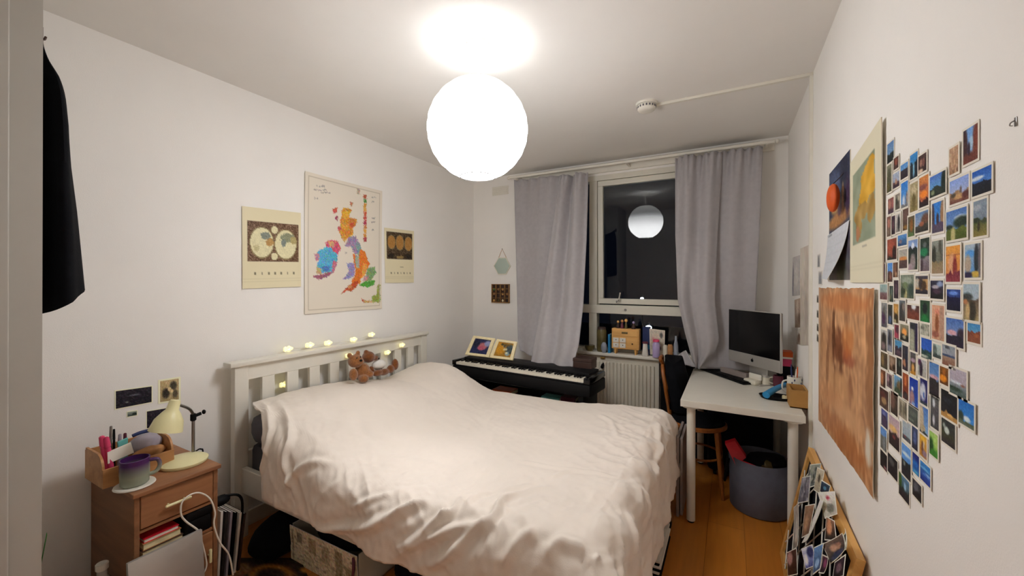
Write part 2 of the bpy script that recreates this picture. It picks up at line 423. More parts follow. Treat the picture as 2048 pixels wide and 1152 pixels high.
for x0, x1, z0, z1 in ((-1.75, -1.185, 1.235, 2.405), (-.19, .01, 1.235, 2.405), (-1.75, -1.185, .83, 1.155), (-1.11, -.26, .83, 1.155), (-.19, .01, .83, 1.155)):
    B().box(x0, x1, YB + .03, YB + .036, z0, z1).obj('pane', 'window_glass', win)
SILL = .812
B().box(WX0 - .04, .02, YB - .15, YB + .004, SILL - .028, SILL, .006).obj('window_sill', 'white_gloss', win, 40)
# night outside
struct('ground', B().box(-60, 60, 6, 90, -8.2, -8), 'black')
for i, (px, py, Y) in enumerate(((1297, 655, 26), (1284, 597, 40), (1219, 598, 55))):
    p = hy(px, py, Y)
    t = thing('street_lamp', (p.x, p.y, -8), ('bluish street lamp shining below the transom outside the window', 'street lamp glowing low in the tilting window pane', 'faint street lamp near the left edge of the tilting pane')[i], 'street lamp', 'lamps in the night outside')
    B().cyl((p.x, p.y + .3, -8), (p.x, p.y + .3, p.z + .2), .08, .05, 10).box(p.x - .05, p.x + .05, p.y - .1, p.y + .35, p.z + .2, p.z + .3).obj('pole', 'black', t)
    B().ball(p, (.2, .17, .12)[i], 2, (1, 1, .7)).obj('lamp_globe', 'street_glow', t, 180)

# ------------------------------------------------------------------ pendant lantern
lx, ly, lz = LANTERN
t = thing('pendant_lantern', (lx, ly, lz - LR), 'large lit white paper globe lantern hanging from the ceiling rose', 'lamp')
prof = []
n = 60
for i in range(n + 1):
    th = .36 + (PI - .72) * i / n
    r = LR * (1 - .012 * (1 - abs(math.sin(th * 26 / 2))))
    prof.append((r * math.sin(th), r * math.cos(th)))
B().lathe(prof, LANTERN, 48).obj('paper_shade', 'lantern_paper', t, 180)
wb = B()
for s_ in (1, -1): wb.tube([(lx + LR * math.sin(.36) * math.cos(a), ly + LR * math.sin(.36) * math.sin(a), lz + s_ * LR * math.cos(.36)) for a in np.linspace(0, 2 * PI, 24, endpoint=False)], .003, 6, True, 0)
wb.obj('wire_ring', 'steel', t)
B().tube([(lx, ly, lz + .06), (lx + .004, ly, lz + .25), (lx, ly, ZC - .02)], .004, 8).obj('flex', 'white_matt', t, 60)
B().cyl((lx, ly, lz + .03), (lx, ly, lz + .09), .02, .014, 16).obj('lamp_holder', 'white_matt', t, 40)
B().lathe([(0, ZC - .045), (.03, ZC - .045), (.038, ZC - .035), (.042, ZC - .012), (.055, ZC - .01), (.055, ZC), (0, ZC)], (lx, ly, 0), 32).obj('ceiling_rose', 'white_matt', t, 40)
# smoke detector
p = hz(1293, 207, ZC)
t = thing('smoke_detector', (p.x, p.y, ZC - .05), 'round white smoke detector on the ceiling at the end of the conduit', 'smoke detector')
B().lathe([(0, -.012), (.062, -.012), (.066, 0), (0, 0)], (p.x, p.y, ZC), 32).obj('base_plate', 'white_matt', t, 40)
B().lathe([(0, -.052), (.03, -.052), (.048, -.046), (.056, -.034), (.056, -.014), (0, -.014)], (p.x, p.y, ZC), 32).obj('cover', 'white_matt', t, 50)
vb = B()
for k in range(18):
    a = 2 * PI * k / 18; c, s_ = math.cos(a), math.sin(a)
    vb.box(-.004, .004, -.002, .002, -.012, .0, 0, Matrix.Translation((p.x + .056 * c, p.y + .056 * s_, ZC - .02)) @ Matrix.Rotation(a + PI / 2, 4, 'Z'))
vb.obj('vent_slots', 'grey_cloth', t)
# wall vent
a, b = hy(985, 375), hy(1017, 388)
t = thing('air_vent', (a.x, YB, b.z), 'small white air vent grille high on the wall left of the curtains', 'vent')
B().box(a.x, b.x, YB - .008, YB, b.z, a.z, .002).obj('vent_frame', 'white_matt', t)
for k in range(4):
    z = b.z + (a.z - b.z) * (k + 1) / 5
    B().box(a.x + .012, b.x - .012, YB - .013, YB - .006, z - .006, z + .006, .001).obj('slat', 'white_matt', t)
# small hook on right wall
p = hx(2033, 243)
t = thing('wall_hook', (XR, p.y, p.z - .015), 'tiny bare metal hook on the blank wall right of the photo collage', 'hook')
B().box(XR - .0015, XR, p.y - .003, p.y + .003, p.z - .007, p.z + .007, .0005).obj('hook_plate', 'steel', t)
B().tube([(XR - .0015, p.y, p.z + .002), (XR - .006, p.y, p.z - .001), (XR - .007, p.y, p.z - .005), (XR - .004, p.y, p.z - .006)], .001, 6).obj('hook_arm', 'steel', t, 60)

# ------------------------------------------------------------------ curtain rail and curtains
RY = 3.56
t = thing('curtain_rail', (-.9, RY, 2.48), 'long white curtain rail with a batten under the ceiling over the window', 'curtain rail')
B().box(-1.97, .30, YB - .025, YB, 2.475, 2.545, .004).obj('batten', 'white_matt', t)
B().cyl((-1.97, RY, 2.505), (.29, RY, 2.505), .013, seg=14).obj('rail', 'white_matt', t, 40)
for x in (-1.9, -.8, .24): B().box(x - .008, x + .008, RY, YB - .025, 2.49, 2.52, .002).obj('bracket', 'white_matt', t)
B().cyl((-1.75, YB - .034, 2.548), (.20, YB - .034, 2.548), .008, seg=10).obj('gap_shadow_rod', 'dark_brown', t, 40, label='thin dark strip in place of the shadow gap above the batten')  # dark rod stands in for the shadow gap over the batten
for x in (-1.985, .305): B().ball((x, RY, 2.505), .015, 2).obj('finial', 'white_matt', t, 180)
def curtain(name, rows, us, nu, nv, rip, label, seed):
    """rows: list of (v, [points across]); us: the across parameter of each point"""
    vv = [r[0] for r in rows]; A = np.array([[tuple(p) for p in r[1]] for r in rows])
    def smooth_interp(x, xp, fp):
        return np.interp(x, xp, fp)
    def fn(u, v):
        P = []
        for k in range(3):
            col = [np.interp(v, vv, A[:, c, k]) for c in range(A.shape[1])]
            P.append(float(np.interp(u, us, col)))
        P[1] += rip(u, v)
        return P
    me = grid_mesh(name, fn, nu, nv)
    o = link_mesh(name, me, MATS['curtain_cloth'], smooth=180)
    bmx = bmesh.new(); bmx.from_mesh(o.data)
    for _ in range(3): bmesh.ops.smooth_vert(bmx, verts=[q for q in bmx.verts if not q.is_boundary], factor=.5, use_axis_x=True, use_axis_y=True, use_axis_z=True)
    bmx.to_mesh(o.data); bmx.free()
    solid(o, .006, 0)
    return setp(o, label, 'curtain', 'curtains')
def rowpts(l): return [hy(px, py, Y) for px, py, Y in l]
def ripL(u, v):
    r = .016 * math.sin(u * 17 + .5 * v) * (1 if u < .45 else .2)
    f = sst(.48, .6, u)
    r += f * (.075 * math.exp(-((u - .70 - .05 * v) / .06) ** 2) - .03 * math.exp(-((u - .60) / .05) ** 2) - .05 * math.exp(-((u - .84 - .03 * v) / .07) ** 2) + .03 * math.exp(-((u - .97) / .04) ** 2)) * (1 - .45 * v)
    return r + .022 * math.exp(-v / .07) * math.sin(u * 75)
curtain('curtain', [
    (0, rowpts([(1028, 360, 3.57), (1132, 350, 3.57), (1120, 351, 3.50), (1176, 345, 3.50)])),
    (.35, rowpts([(1031, 480, 3.55), (1120, 480, 3.55), (1101, 480, 3.42), (1172, 480, 3.42)])),
    (.68, rowpts([(1034, 605, 3.53), (1100, 608, 3.52), (1082, 608, 3.36), (1166, 608, 3.36)])),
    (.88, rowpts([(1035, 678, 3.42), (1080, 690, 3.40), (1067, 690, 3.21), (1157, 690, 3.20)])),
    (1, rowpts([(1040, 702, 3.36), (1074, 716, 3.34), (1061, 726, 3.16), (1143, 741, 3.12)]))],
    [0, .42, .5, 1], 90, 80, ripL, 'grey curtain left of the window, its front fold falling onto the piano', 1)
def ripR(u, v):
    k = 1 - .75 * sst(.25, .75, v)
    r = k * (.03 * math.sin(u * 26 + 1.0) if u < .55 else .014 * math.sin(u * 30))
    if u < .55: r += .03 * sst(.3, .7, v) * (math.exp(-((u - .06) / .05) ** 2) * -1 + math.exp(-((u - .17) / .05) ** 2) - .6 * math.exp(-((u - .36) / .12) ** 2))
    return r + .028 * math.exp(-v / .07) * math.sin(u * 90)
curtain('curtain', [
    (0, rowpts([(1350, 314, 3.53), (1446, 304, 3.53), (1425, 305, 3.57), (1526, 292, 3.57)])),
    (.36, rowpts([(1350, 470, 3.50), (1436, 470, 3.50), (1415, 470, 3.55), (1519, 470, 3.55)])),
    (.68, rowpts([(1356, 600, 3.46), (1430, 600, 3.46), (1420, 600, 3.54), (1512, 600, 3.54)])),
    (.86, rowpts([(1370, 664, 3.45), (1439, 680, 3.45), (1428, 670, 3.535), (1508, 690, 3.535)])),
    (.93, rowpts([(1381, 705, 3.46), (1430, 705, 3.46), (1434, 710, 3.53), (1508, 720, 3.53)])),
    (1, rowpts([(1391, 735, 3.48), (1400, 737, 3.48), (1438, 738, 3.53), (1508, 742, 3.53)]))],
    [0, .5, .58, 1], 90, 80, ripR, 'grey curtain right of the window, gathered to a point beside the computer', 2)
q = [hy(1346, 716, 3.50), hy(1372, 700, 3.50), hy(1393, 734, 3.44), hy(1352, 727, 3.44)]
def flap(u, v):
    p = (q[0] * (1 - u) + q[1] * u) * (1 - v) + (q[3] * (1 - u) + q[2] * u) * v
    p.y -= .02 * math.sin(u * 7 + v * 2); return p
hf = link_mesh('hem_flap', grid_mesh('hem_flap', flap, 16, 12), MATS['curtain_cloth'], bpy.data.objects['curtain.001'], smooth=180); solid(hf, .005, 0)

# ------------------------------------------------------------------ radiator
t = thing('radiator', (-1.0, YB - .05, .15), 'white ribbed panel radiator under the window sill behind the piano', 'radiator')
rx0, rx1, rz0, rz1 = -1.62, -.535, .17, .775
b = B(); b.box(rx0, rx1, YB - .105, YB - .095, rz0, rz1, .003)
nf = 32
for k in range(nf):
    x = rx0 + .03 + (rx1 - rx0 - .06) * (k + .5) / nf
    b.box(x - .0105, x + .0105, YB - .121, YB - .10, rz0 + .035, rz1 - .05, .0045)
b.obj('front_panel', 'radiator_enamel', t)
B().box(rx0 + .01, rx1 - .01, YB - .095, YB - .05, rz1 - .02, rz1 - .005).box(rx0, rx0 + .008, YB - .105, YB - .05, rz0, rz1).box(rx1 - .008, rx1, YB - .105, YB - .05, rz0, rz1).obj('top_grille', 'radiator_enamel', t)
for x in (-1.4, -.75): B().box(x - .02, x + .02, YB - .05, YB - .002, .3, .7).obj('bracket', 'steel', t)
p = hy(1205, 733, YB - .13)
B().cyl((p.x, p.y + .03, p.z + .018), (p.x, p.y - .02, p.z - .006), .017, .014, 16, .003).obj('valve_knob', 'black', t, 40)
p = hy(1205, 716, YB - .125)
B().box(p.x - .02, p.x + .02, p.y, p.y + .02, p.z - .008, p.z + .008, .003).obj('valve_tag', 'brass', t, label='brass coloured tag above the black valve knob')

# ------------------------------------------------------------------ bed
HX0, HX1 = -2.455, -2.418
t = thing('bed', (-1.4, 2.0, 0), 'white wooden double bed with a slatted headboard', 'bed')
B().box(HX0 - .02, HX1 + .025, 1.185, 2.825, .972, .998, .005).obj('headboard_cap', 'white_gloss', t, 40)
B().box(HX0 + .004, HX1 - .004, 1.285, 2.745, .885, .972, .003).obj('top_rail', 'white_gloss', t)
B().box(HX0 + .004, HX1 - .004, 1.285, 2.745, .36, .48, .003).obj('bottom_rail', 'white_gloss', t)
for y in (1.215, 2.745): B().box(HX0, HX1 + .006, y, y + .075, 0, .972, .004).obj('post', 'white_gloss', t)
for k in range(9):
    y = 1.293 + .152 * k + .078
    B().box(HX0 + .008, HX1 - .006, y, y + .074, .48, .885, .002).obj('slat', 'white_gloss', t)
for y in (1.25, 2.755): B().box(HX1 + .006, -.40, y, y + .03, .26, .40, .004).obj('side_rail', 'white_gloss', t)
B().box(-.42, -.39, 1.25, 2.785, 0.26, .40, .004).obj('foot_rail', 'white_gloss', t)
for y in (1.26, 2.72): B().box(-.45, -.385, y, y + .06, 0, .41, .004).obj('leg', 'white_gloss', t)
B().box(-2.40, -.42, 1.98, 2.02, .24, .3).box(-1.42, -1.36, 1.98, 2.04, 0, .24).obj('centre_beam', 'frame_wood', t)
B().box(-2.40, -.42, 1.285, 2.75, .30, .53, .04).obj('mattress', 'mattress_cloth', None, 40, 'dark grey mattress lying in the white bed frame under the duvet', 'mattress')
for i, (y0, y1) in enumerate(((1.27, 1.93), (2.05, 2.72))):
    pl = B().box(-2.40, -1.95 - .1 * i, y0, y1, .53, .70 - .05 * i, .06)
    pl.obj('pillow', 'grey_cloth', None, 60, ('grey pillow poking out under the duvet corner nearest the lamp', 'grey pillow hidden under the far end of the duvet')[i], 'pillow', 'pillows under the duvet')
# duvet
xh, xf, yn, yf = -2.385, -.40, 1.25, 2.70
def ztop(x, y):
    z = .588 + .042 * sst(-1.1, -.55, x)
    ym = np.interp(y, [1.25, 1.5, 1.75, 2.0, 2.25, 2.5, 2.65, 2.72], [.175, .18, .175, .15, .115, .145, .17, .165])
    back = np.interp(y, [1.25, 1.8, 2.3, 2.7], [-1.35, -1.45, -1.5, -1.62])
    z += ym * (1 - sst(-2.12, back, x)) - .02 * (1 - sst(-2.40, -2.25, x)) * sst(1.9, 2.4, y)
    return z
def px_cloth(px, py):
    p = hz(px, py, .62)
    if p.y >= 1.27: return (p.x, p.y)
    q_ = hy(px, py, 1.14); return (q_.x, 1.25 - max(0, .60 - q_.z) - .04)
RID = []   # folds: polyline in cloth space, width, height
for pts, wd, am in [
    ([(840, 985), (815, 1010), (770, 1045), (700, 1062), (640, 1068)], .030, .026),
    ([(870, 995), (868, 1040), (838, 1075), (790, 1100)], .026, .026),
    ([(925, 985), (880, 1010), (860, 1040)], .022, .02),
    ([(1095, 978), (1010, 1000), (960, 1040), (900, 1075), (830, 1095), (790, 1118)], .028, .03),
    ([(1060, 970), (960, 985), (900, 1005)], .02, .014),
    ([(980, 1045), (930, 1090), (890, 1125), (850, 1140)], .028, .026),
    ([(1055, 1075), (1030, 1110), (1005, 1150)], .03, .025),
    ([(550, 850), (552, 900), (565, 960), (590, 1010)], .026, .022),
    ([(520, 850), (520, 920), (515, 980)], .024, .018),
    ([(640, 930), (600, 960), (570, 1000)], .022, .018),
    ([(760, 985), (735, 1005), (700, 1020)], .02, .016),
    ([(810, 1000), (790, 1030), (740, 1050)], .02, .015),
    ([(1040, 915), (1100, 935), (1160, 945)], .02, .010),
    ([(1100, 960), (1150, 945), (1230, 958)], .018, .010),
    ([(1170, 1090), (1110, 1110), (1080, 1140)], .03, .022),
    ([(1180, 1100), (1185, 1150)], .03, .02),
    ([(1260, 1010), (1290, 1040), (1310, 1050)], .02, .014),
    ([(1240, 1060), (1270, 1090), (1290, 1130)], .022, .016),
    ([(1290, 960), (1320, 975), (1335, 985)], .018, .012),
    ([(1200, 830), (1225, 850), (1235, 880)], .025, .012),
    ([(1310, 840), (1325, 880), (1325, 930)], .03, .016),
    ([(690, 870), (780, 905), (860, 920)], .07, .012),
]:
    c = [Vector(px_cloth(*p_)) for p_ in pts]
    c = [Vector((p_.x, p_.y, 0)) for p_ in c]
    R_ = np.array([tuple(p_)[:2] for p_ in catmull(c, 5)]); RID.append((R_, wd, am, R_.min(0) - wd * 2.4, R_.max(0) + wd * 2.4))
r_, rf = .10, .085
La0, La1, Lb0, Lb1 = xh, xf + .40, yn - .285, yf + .30
def duvet(u, v):
    bb = Lb0 + (Lb1 - Lb0) * v
    a0 = La0 + float(np.interp(bb, [.96, 1.1, 1.18, 1.235, 1.27, 1.295], [.37, .34, .29, .19, .05, 0]))          # the head edge slants away from the headboard on the hang
    a = a0 + (La1 - a0) * u
    ea = max(0, a - xf); e1 = max(0, yn - bb); e2 = max(0, bb - yf); eb = e1 + e2
    e = math.hypot(ea, eb)
    x, y = min(a, xf), min(max(bb, yn), yf)
    z = ztop(x, y)
    nx, ny, nz = 0, 0, 1
    if e > 0:
        dx, dy = ea / e, (-e1 + e2) / e
        ar = e / r_
        if ar < PI / 2: h, dv = r_ * math.sin(ar), r_ * (1 - math.cos(ar)); nx, ny, nz = dx * math.sin(ar), dy * math.sin(ar), math.cos(ar)
        else: h, dv = r_ + .10 * (e - r_ * PI / 2), r_ + (e - r_ * PI / 2) * (1 if e1 or ea else .8); nx, ny, nz = dx, dy, 0
        x += dx * h; y += dy * h
        # a pillow's height fades out down the hang
        z -= dv + max(0, z - .60) * min(1, e / .30)
    # folds
    P = np.array((a, bb)); d = 0
    for R_, wd, am, lo_, hi_ in RID:
        if a < lo_[0] or a > hi_[0] or bb < lo_[1] or bb > hi_[1]: continue
        A_, D_ = R_[:-1], R_[1:] - R_[:-1]
        tk = np.clip(((P - A_) * D_).sum(1) / ((D_ ** 2).sum(1) + 1e-12), 0, 1)
        dd = A_ + D_ * tk[:, None] - P; q2_ = (dd ** 2).sum(1); i = int(np.argmin(q2_)); ds = math.sqrt(q2_[i])
        if ds < wd * 2.4:
            tt = (i + tk[i]) / len(D_); fade = min(1, 4 * tt + .15, 4 * (1 - tt) + .25)
            w_ = wd * .62; d += am * .8 * fade * (math.exp(-abs(ds / w_) ** 1.5) - .3 * math.exp(-((ds - 1.7 * w_) / w_) ** 2))
    near = 1 - sst(1.25, 1.75, bb); foot = sst(-.75, -.35, a)
    k = .25 + .9 * max(near, foot)
    d += k * .008 * noise.noise(Vector((a * 5 + bb * 3, bb * 9 - a * 2, 1.3)))
    wx, wy = a + .06 * noise.noise(Vector((a * 4, bb * 4, 2))), bb + .06 * noise.noise(Vector((a * 4, bb * 4, 7)))
    s1, s2 = wx * .8 - wy * .6, wx * .6 + wy * .8
    d += k * .012 * (.35 - abs(noise.noise(Vector((s1 * 3.2, s2 * 13, 4.1)))) ** .8)
    d += k * .0065 * (.3 - abs(noise.noise(Vector((s1 * 20 + s2 * 6, s2 * 9 - s1 * 4, 7.7)))))
    d += k * .003 * noise.noise(Vector((a * 38, bb * 34, 9)))
    d += .006 * (.3 - abs(noise.noise(Vector((wx * 7, wy * 3.5, 12.5)))))
    d += foot * .010 * math.sin(bb * 24 + 2 * math.sin(a * 9)) * (1 if ea > 0 else .3)
    d += .010 * min(1, e1 / .2) * math.sin(a * 15 + 1.5 * math.sin(a * 4)) if e1 else 0
    return (x + nx * d, y + ny * d, z + nz * d)
dv = link_mesh('duvet', grid_mesh('duvet', duvet, 330, 250), MATS['duvet_cloth'], smooth=180)
solid(dv, .012, -1)
setp(dv, 'rumpled cream white duvet spread over the whole bed', 'duvet')

# teddy bears
def teddy(name, balls, mname, label, extra, base):
    t_ = thing(name, base, label, 'teddy bear', 'teddy bears on the bed')
    b_ = B()
    for c, r, sc in balls: b_.ball(c, r * 1.12, 2, sc)
    o = b_.obj('body', mname, t_); remesh(o, .006, 5)
    extra(t_); return t_
def tb(px, py, x=-2.27): return hx(px, py, x)
def ex1(t_):
    p_ = tb(722, 721, -2.215); B().ball(p_, .009, 2, (1, 1.3, .9)).obj('nose', 'black', t_, 180)
    for q_ in ((714, 716), (721, 714)):
        B().ball(tb(*q_, -2.222), .005, 2).obj('eye', 'black_gloss', t_, 180)
teddy('teddy_bear', [(tb(711, 722), .047, (1, 1, .9)), (tb(721, 724, -2.235), .022, (1, 1.1, .8)), (tb(699, 711), .018, (.7, 1, 1)), (tb(716, 706), .017, (.7, 1, 1)),
    (tb(725, 743), .050, (1, 1, 1.1)), (tb(707, 749, -2.235), .026, (1.1, 1, 1.5)), (tb(727, 757, -2.22), .028, (1.3, 1, .9)), (tb(738, 748, -2.23), .026, (1.2, 1.2, .9))],
    'teddy_light', 'light brown teddy bear sitting against the headboard slats', ex1, tb(720, 766))
def ex2(t_):
    B().ball(tb(758, 729, -2.30), .047, 3, (.8, 1.25, .75)).obj('shirt', 'white_shirt', t_, 180, label='white shirt')
    B().ball(tb(757, 717, -2.295), .008, 2).obj('nose', 'black', t_, 180)
teddy('teddy_bear', [(tb(737, 714, -2.32), .043, (1, 1, .9)), (tb(750, 716, -2.305), .022, (1, 1.3, .8)), (tb(732, 704, -2.33), .016, (1, 1, 1)), (tb(757, 730, -2.32), .042, (.9, 1.25, .8)),
    (tb(756, 746, -2.26), .024, (1, 1.9, .9)), (tb(768, 744, -2.26), .025, (1, 1.9, .9)), (tb(781, 738, -2.26), .024, (1, 1.2, 1.2)), (tb(790, 729, -2.26), .026, (1, .95, 1.6)), (tb(742, 738, -2.30), .02, (1, 1, 1))],
    'teddy_dark', 'darker brown teddy bear in a white shirt lying beside the lighter one', ex2, tb(765, 758))

# fairy lights along the headboard
fl = [(575, 699, -2.47), (618, 691, -2.47), (655, 687, -2.47), (706, 680, -2.47), (742, 670, -2.47), (803, 691, -2.40), (774, 706, -2.40), (697, 712, -2.40), (567, 770, -2.47)]
P_ = [hx(*q_) for q_ in fl]
t = thing('fairy_lights', (-2.45, 2.0, .8), 'string of small pale yellow fairy lights along the headboard', 'fairy lights')
order = [8, 0, 1, 2, 3, 4, 5, 6, 7]
pts = []
for i, k in enumerate(order):
    pts.append(P_[k])
    if i < len(order) - 1: m_ = (P_[k] + P_[order[i + 1]]) / 2; m_.z -= .004; m_.z = max(m_.z, 1.003) if 0 < i < 5 else m_.z; m_.x = -2.405 if i in (6, 7) else -2.47; pts.append(m_)
B().tube(pts, .0016, 6, sub=4).obj('wire', 'cord_white', t, 60)
for i, p_ in enumerate(P_):
    bl = B()
    for k in range(5):
        a = 2 * PI * k / 5; bl.ball(p_ + Vector((.005, .020 * math.cos(a), .009 * math.sin(a) + .004)), .015, 1, (.8, 1, .8))
    o = bl.obj('light_blossom', 'fairy_glow', t, 180)
    B().ball(p_ + Vector((.012, .004, .002)), .006, 1).obj('light_bulb', 'fairy_core', o, 180)

# ------------------------------------------------------------------ posters on the left wall
PKL = 1.12
def lw(px, py): return hx(px, py, XL)
def mapimg():
    W, H = 118, 168
    q_ = [lw(608, 348), lw(761, 379), lw(762, 615), lw(612, 630)]
    yA, yB, zT, zB_ = 1.695, 2.372, 2.188, 1.229
    I = np.full((H, W, 3), 1.) * hx3('d9d1c2')
    yy = yA + (yB - yA) * (np.arange(W) + .5) / W; zz = zT + (zB_ - zT) * (np.arange(H) + .5) / H
    GY, GZ = np.meshgrid(yy, zz)
    def poly(pts, col, n=18):
        w_ = [lw(460 + x / 3.6, 330 + y / 3.6) for x, y in pts]; X_ = [p.y for p in w_]; Z_ = [p.z for p in w_]
        jy = rng.normal(0, .003, GY.shape); jz = rng.normal(0, .003, GY.shape)
        ins = np.zeros(GY.shape, bool); j = len(X_) - 1
        for i in range(len(X_)):
            c = ((Z_[i] > GZ + jz) != (Z_[j] > GZ + jz)) & (GY + jy < (X_[j] - X_[i]) * (GZ + jz - Z_[i]) / (Z_[j] - Z_[i] + 1e-9) + X_[i])
            ins ^= c; j = i
        I[ins] = hx3(col) + rng.normal(0, n, (ins.sum(), 3))
    poly([(800, 330), (815, 310), (850, 315), (872, 318), (866, 345), (850, 375), (880, 385), (912, 392), (905, 425), (880, 460), (890, 490), (870, 515), (840, 530), (820, 560), (800, 530), (790, 500), (775, 470), (790, 440), (785, 400), (800, 370)], 'c98f3c', 25)
    poly([(850, 385), (905, 395), (900, 440), (875, 460), (850, 440)], 'c2763a'); poly([(800, 470), (860, 460), (870, 500), (830, 520)], 'c9803c')
    poly([(860, 415), (890, 420), (885, 450), (860, 445)], 'b8543c'); poly([(770, 445), (795, 445), (800, 470), (775, 470)], 'b85060')
    poly([(735, 318), (770, 310), (762, 345), (740, 352)], 'b9574a'); poly([(752, 370), (778, 372), (770, 402), (755, 396)], '9a4a58')
    poly([(800, 340), (850, 330), (845, 375), (810, 380)], 'd8a840')
    poly([(862, 262), (882, 275), (872, 302), (858, 286)], 'b9805a'); poly([(910, 170), (932, 172), (928, 215), (912, 212)], 'b0a08a')
    poly([(820, 585), (850, 520), (900, 512), (932, 570), (935, 612), (900, 650), (880, 622), (870, 592)], '9583a0')
    poly([(905, 555), (932, 570), (950, 640), (945, 690), (920, 660), (905, 600)], '7f9a94')
    poly([(930, 605), (965, 620), (982, 670), (1002, 715), (968, 790), (935, 822), (935, 852), (885, 868), (868, 840), (895, 800), (897, 750), (885, 700), (880, 640), (905, 650), (920, 690)], 'd2732c', 16)
    poly([(895, 640), (925, 660), (930, 740), (905, 745)], '9aa092'); poly([(955, 700), (985, 720), (965, 800), (940, 820)], 'd99a4a')
    poly([(830, 705), (885, 705), (897, 750), (890, 800), (850, 822), (808, 822), (845, 782), (850, 742)], '8f86b4')
    poly([(985, 745), (1040, 732), (1048, 780), (1010, 832), (958, 832), (978, 790)], '7d9a68'); poly([(960, 800), (1000, 800), (980, 832), (950, 836)], 'b98a90')
    poly([(925, 862), (975, 835), (1042, 828), (1032, 862), (985, 882)], '4f9a3a')
    poly([(920, 830), (912, 870), (870, 912), (840, 902), (785, 942), (830, 890), (858, 862), (890, 842)], 'b4532c')
    poly([(850, 870), (880, 868), (870, 890), (845, 892)], 'c98a5a')
    poly([(645, 612), (690, 590), (760, 600), (772, 660), (760, 722), (740, 772), (690, 772), (650, 782), (618, 740), (635, 682), (605, 652)], '56a4c6', 20)
    poly([(605, 640), (640, 640), (635, 690), (612, 690)], 'b47a90'); poly([(735, 690), (768, 700), (745, 775), (730, 770)], 'b86a80')
    poly([(680, 560), (722, 540), (772, 550), (797, 600), (772, 642), (740, 622), (722, 592), (690, 592)], 'c2566a', 24); poly([(700, 552), (745, 552), (745, 590), (715, 590)], 'c9a070')
    poly([(585, 800), (650, 788), (700, 772), (742, 772), (700, 802), (640, 828)], '96586a'); poly([(622, 735), (652, 742), (655, 785), (618, 788)], 'b0a070')
    poly([(660, 730), (710, 725), (705, 765), (665, 765)], '4a76b4')
    poly([(1058, 860), (1075, 860), (1075, 992), (1012, 988), (1018, 945), (1050, 932)], '8f9f48'); poly([(938, 958), (970, 975), (960, 998)], 'b44a30'); poly([(960, 975), (1015, 975), (1015, 992), (962, 992)], 'c9a060')
    for i, c in enumerate(('b05a40', '4f8a3f', 'c98a40', 'd2a050', 'c05a30', 'b84a40', 'a83a50', 'c07a48', 'd2a04a', 'c9883a', 'a84a48')):
        y = 215 + 31 * i; poly([(957, y), (978, y + 2), (979, y + 31), (958, y + 29)], c, 10)
    for (x, y, w_) in ((620, 152, 60), (592, 178, 60), (660, 180, 30), (650, 198, 70), (592, 238, 40), (1015, 380, 25), (1015, 410, 22), (1015, 230, 26), (1015, 262, 20), (1015, 465, 22), (825, 630, 12)):
        poly([(x, y), (x + w_, y), (x + w_, y + 7), (x, y + 7)], '98948f', 6)
    # printed frame line and the darker left margin fold
    dU = np.minimum(np.minimum(np.arange(W)[None, :], W - 1 - np.arange(W)[None, :]), np.minimum(np.arange(H)[:, None], H - 1 - np.arange(H)[:, None]))
    I[dU == 4] = hx3('b8ae9c')
    return np.clip(I, 5, 250), q_
I, q_ = mapimg()
o = card('map_poster', [(XL, 1.695, 2.19), (XL, 2.372, 2.19), (XL, 2.372, 1.229), (XL, 1.695, 1.229)], I, .002, 0, k=PKL, bend=lambda u, v: .004 + .006 * (1 - math.sin(PI * v)) * (abs(u - .5) * 2) ** 2)
setp(o, 'large poster map of the British Isles in bright geological colours', 'poster')
def worldcal(W, H, top, dark, ocean, land, circ):
    I = np.full((H, W, 3), 1.) * hx3('d8cfae')
    v, u = np.mgrid[0:H, 0:W]; u = (u + .5) / W; v = (v + .5) / H
    x0, x1, y0, y1 = top
    m = (u > x0) & (u < x1) & (v > y0) & (v < y1); n_ = rng.normal(0, 22, (H, W, 1))
    I = np.where(m[..., None], hx3(dark) + n_, I)
    for cx, cy, rx, ry in circ:
        d = ((u - cx) / rx) ** 2 + ((v - cy) / ry) ** 2
        I = np.where((d < 1)[..., None], hx3(ocean) + n_ * .3, I); I = np.where(((d > .86) & (d < 1))[..., None], hx3('8d7f5a'), I)
    for cx, cy, rx, ry, c in land:
        d = ((u - cx) / rx) ** 2 + ((v - cy) / ry) ** 2 + rng.normal(0, .15, (H, W))
        I = np.where((d < 1)[..., None], hx3(c) + n_ * .4, I)
    for k in range(7):
        cx = .2 + .11 * k; a = np.abs(u - cx) < .013; b_ = np.abs(v - .815) < .014; I[a & b_] = hx3('77705a')
    I[(np.abs(v - .70) < .005) & (np.abs(u - .55) < .06)] = hx3('9a9278')
    for k in range(1, 4): I[(np.abs(v - .85 - .035 * k) < .004)] -= 9
    return np.clip(I, 5, 250)
I = worldcal(66, 90, (.08, .96, .17, .67), '6b513c', 'd5cfa8', [(.37, .34, .08, .05, '7d8478'), (.44, .42, .07, .05, 'b08a52'), (.75, .35, .13, .06, '85896f'), (.68, .42, .05, .05, '79827a'), (.86, .38, .06, .05, 'a89a68'), (.22, .5, .05, .04, 'b9b184')], [(.31, .43, .20, .20), (.72, .44, .20, .20), (.52, .26, .06, .05), (.52, .60, .06, .05)])
o = card('wall_calendar', [(XL, 1.302, 1.89), (XL, 1.667, 1.905), (XL, 1.667, 1.415), (XL, 1.305, 1.405)], I, .003, 0, k=PKL, bend=lambda u, v: .004 + .012 * v * (u - .4) ** 2)
setp(o, 'cream calendar with a double hemisphere world map, left of the big map', 'calendar', 'map calendars on the left wall')
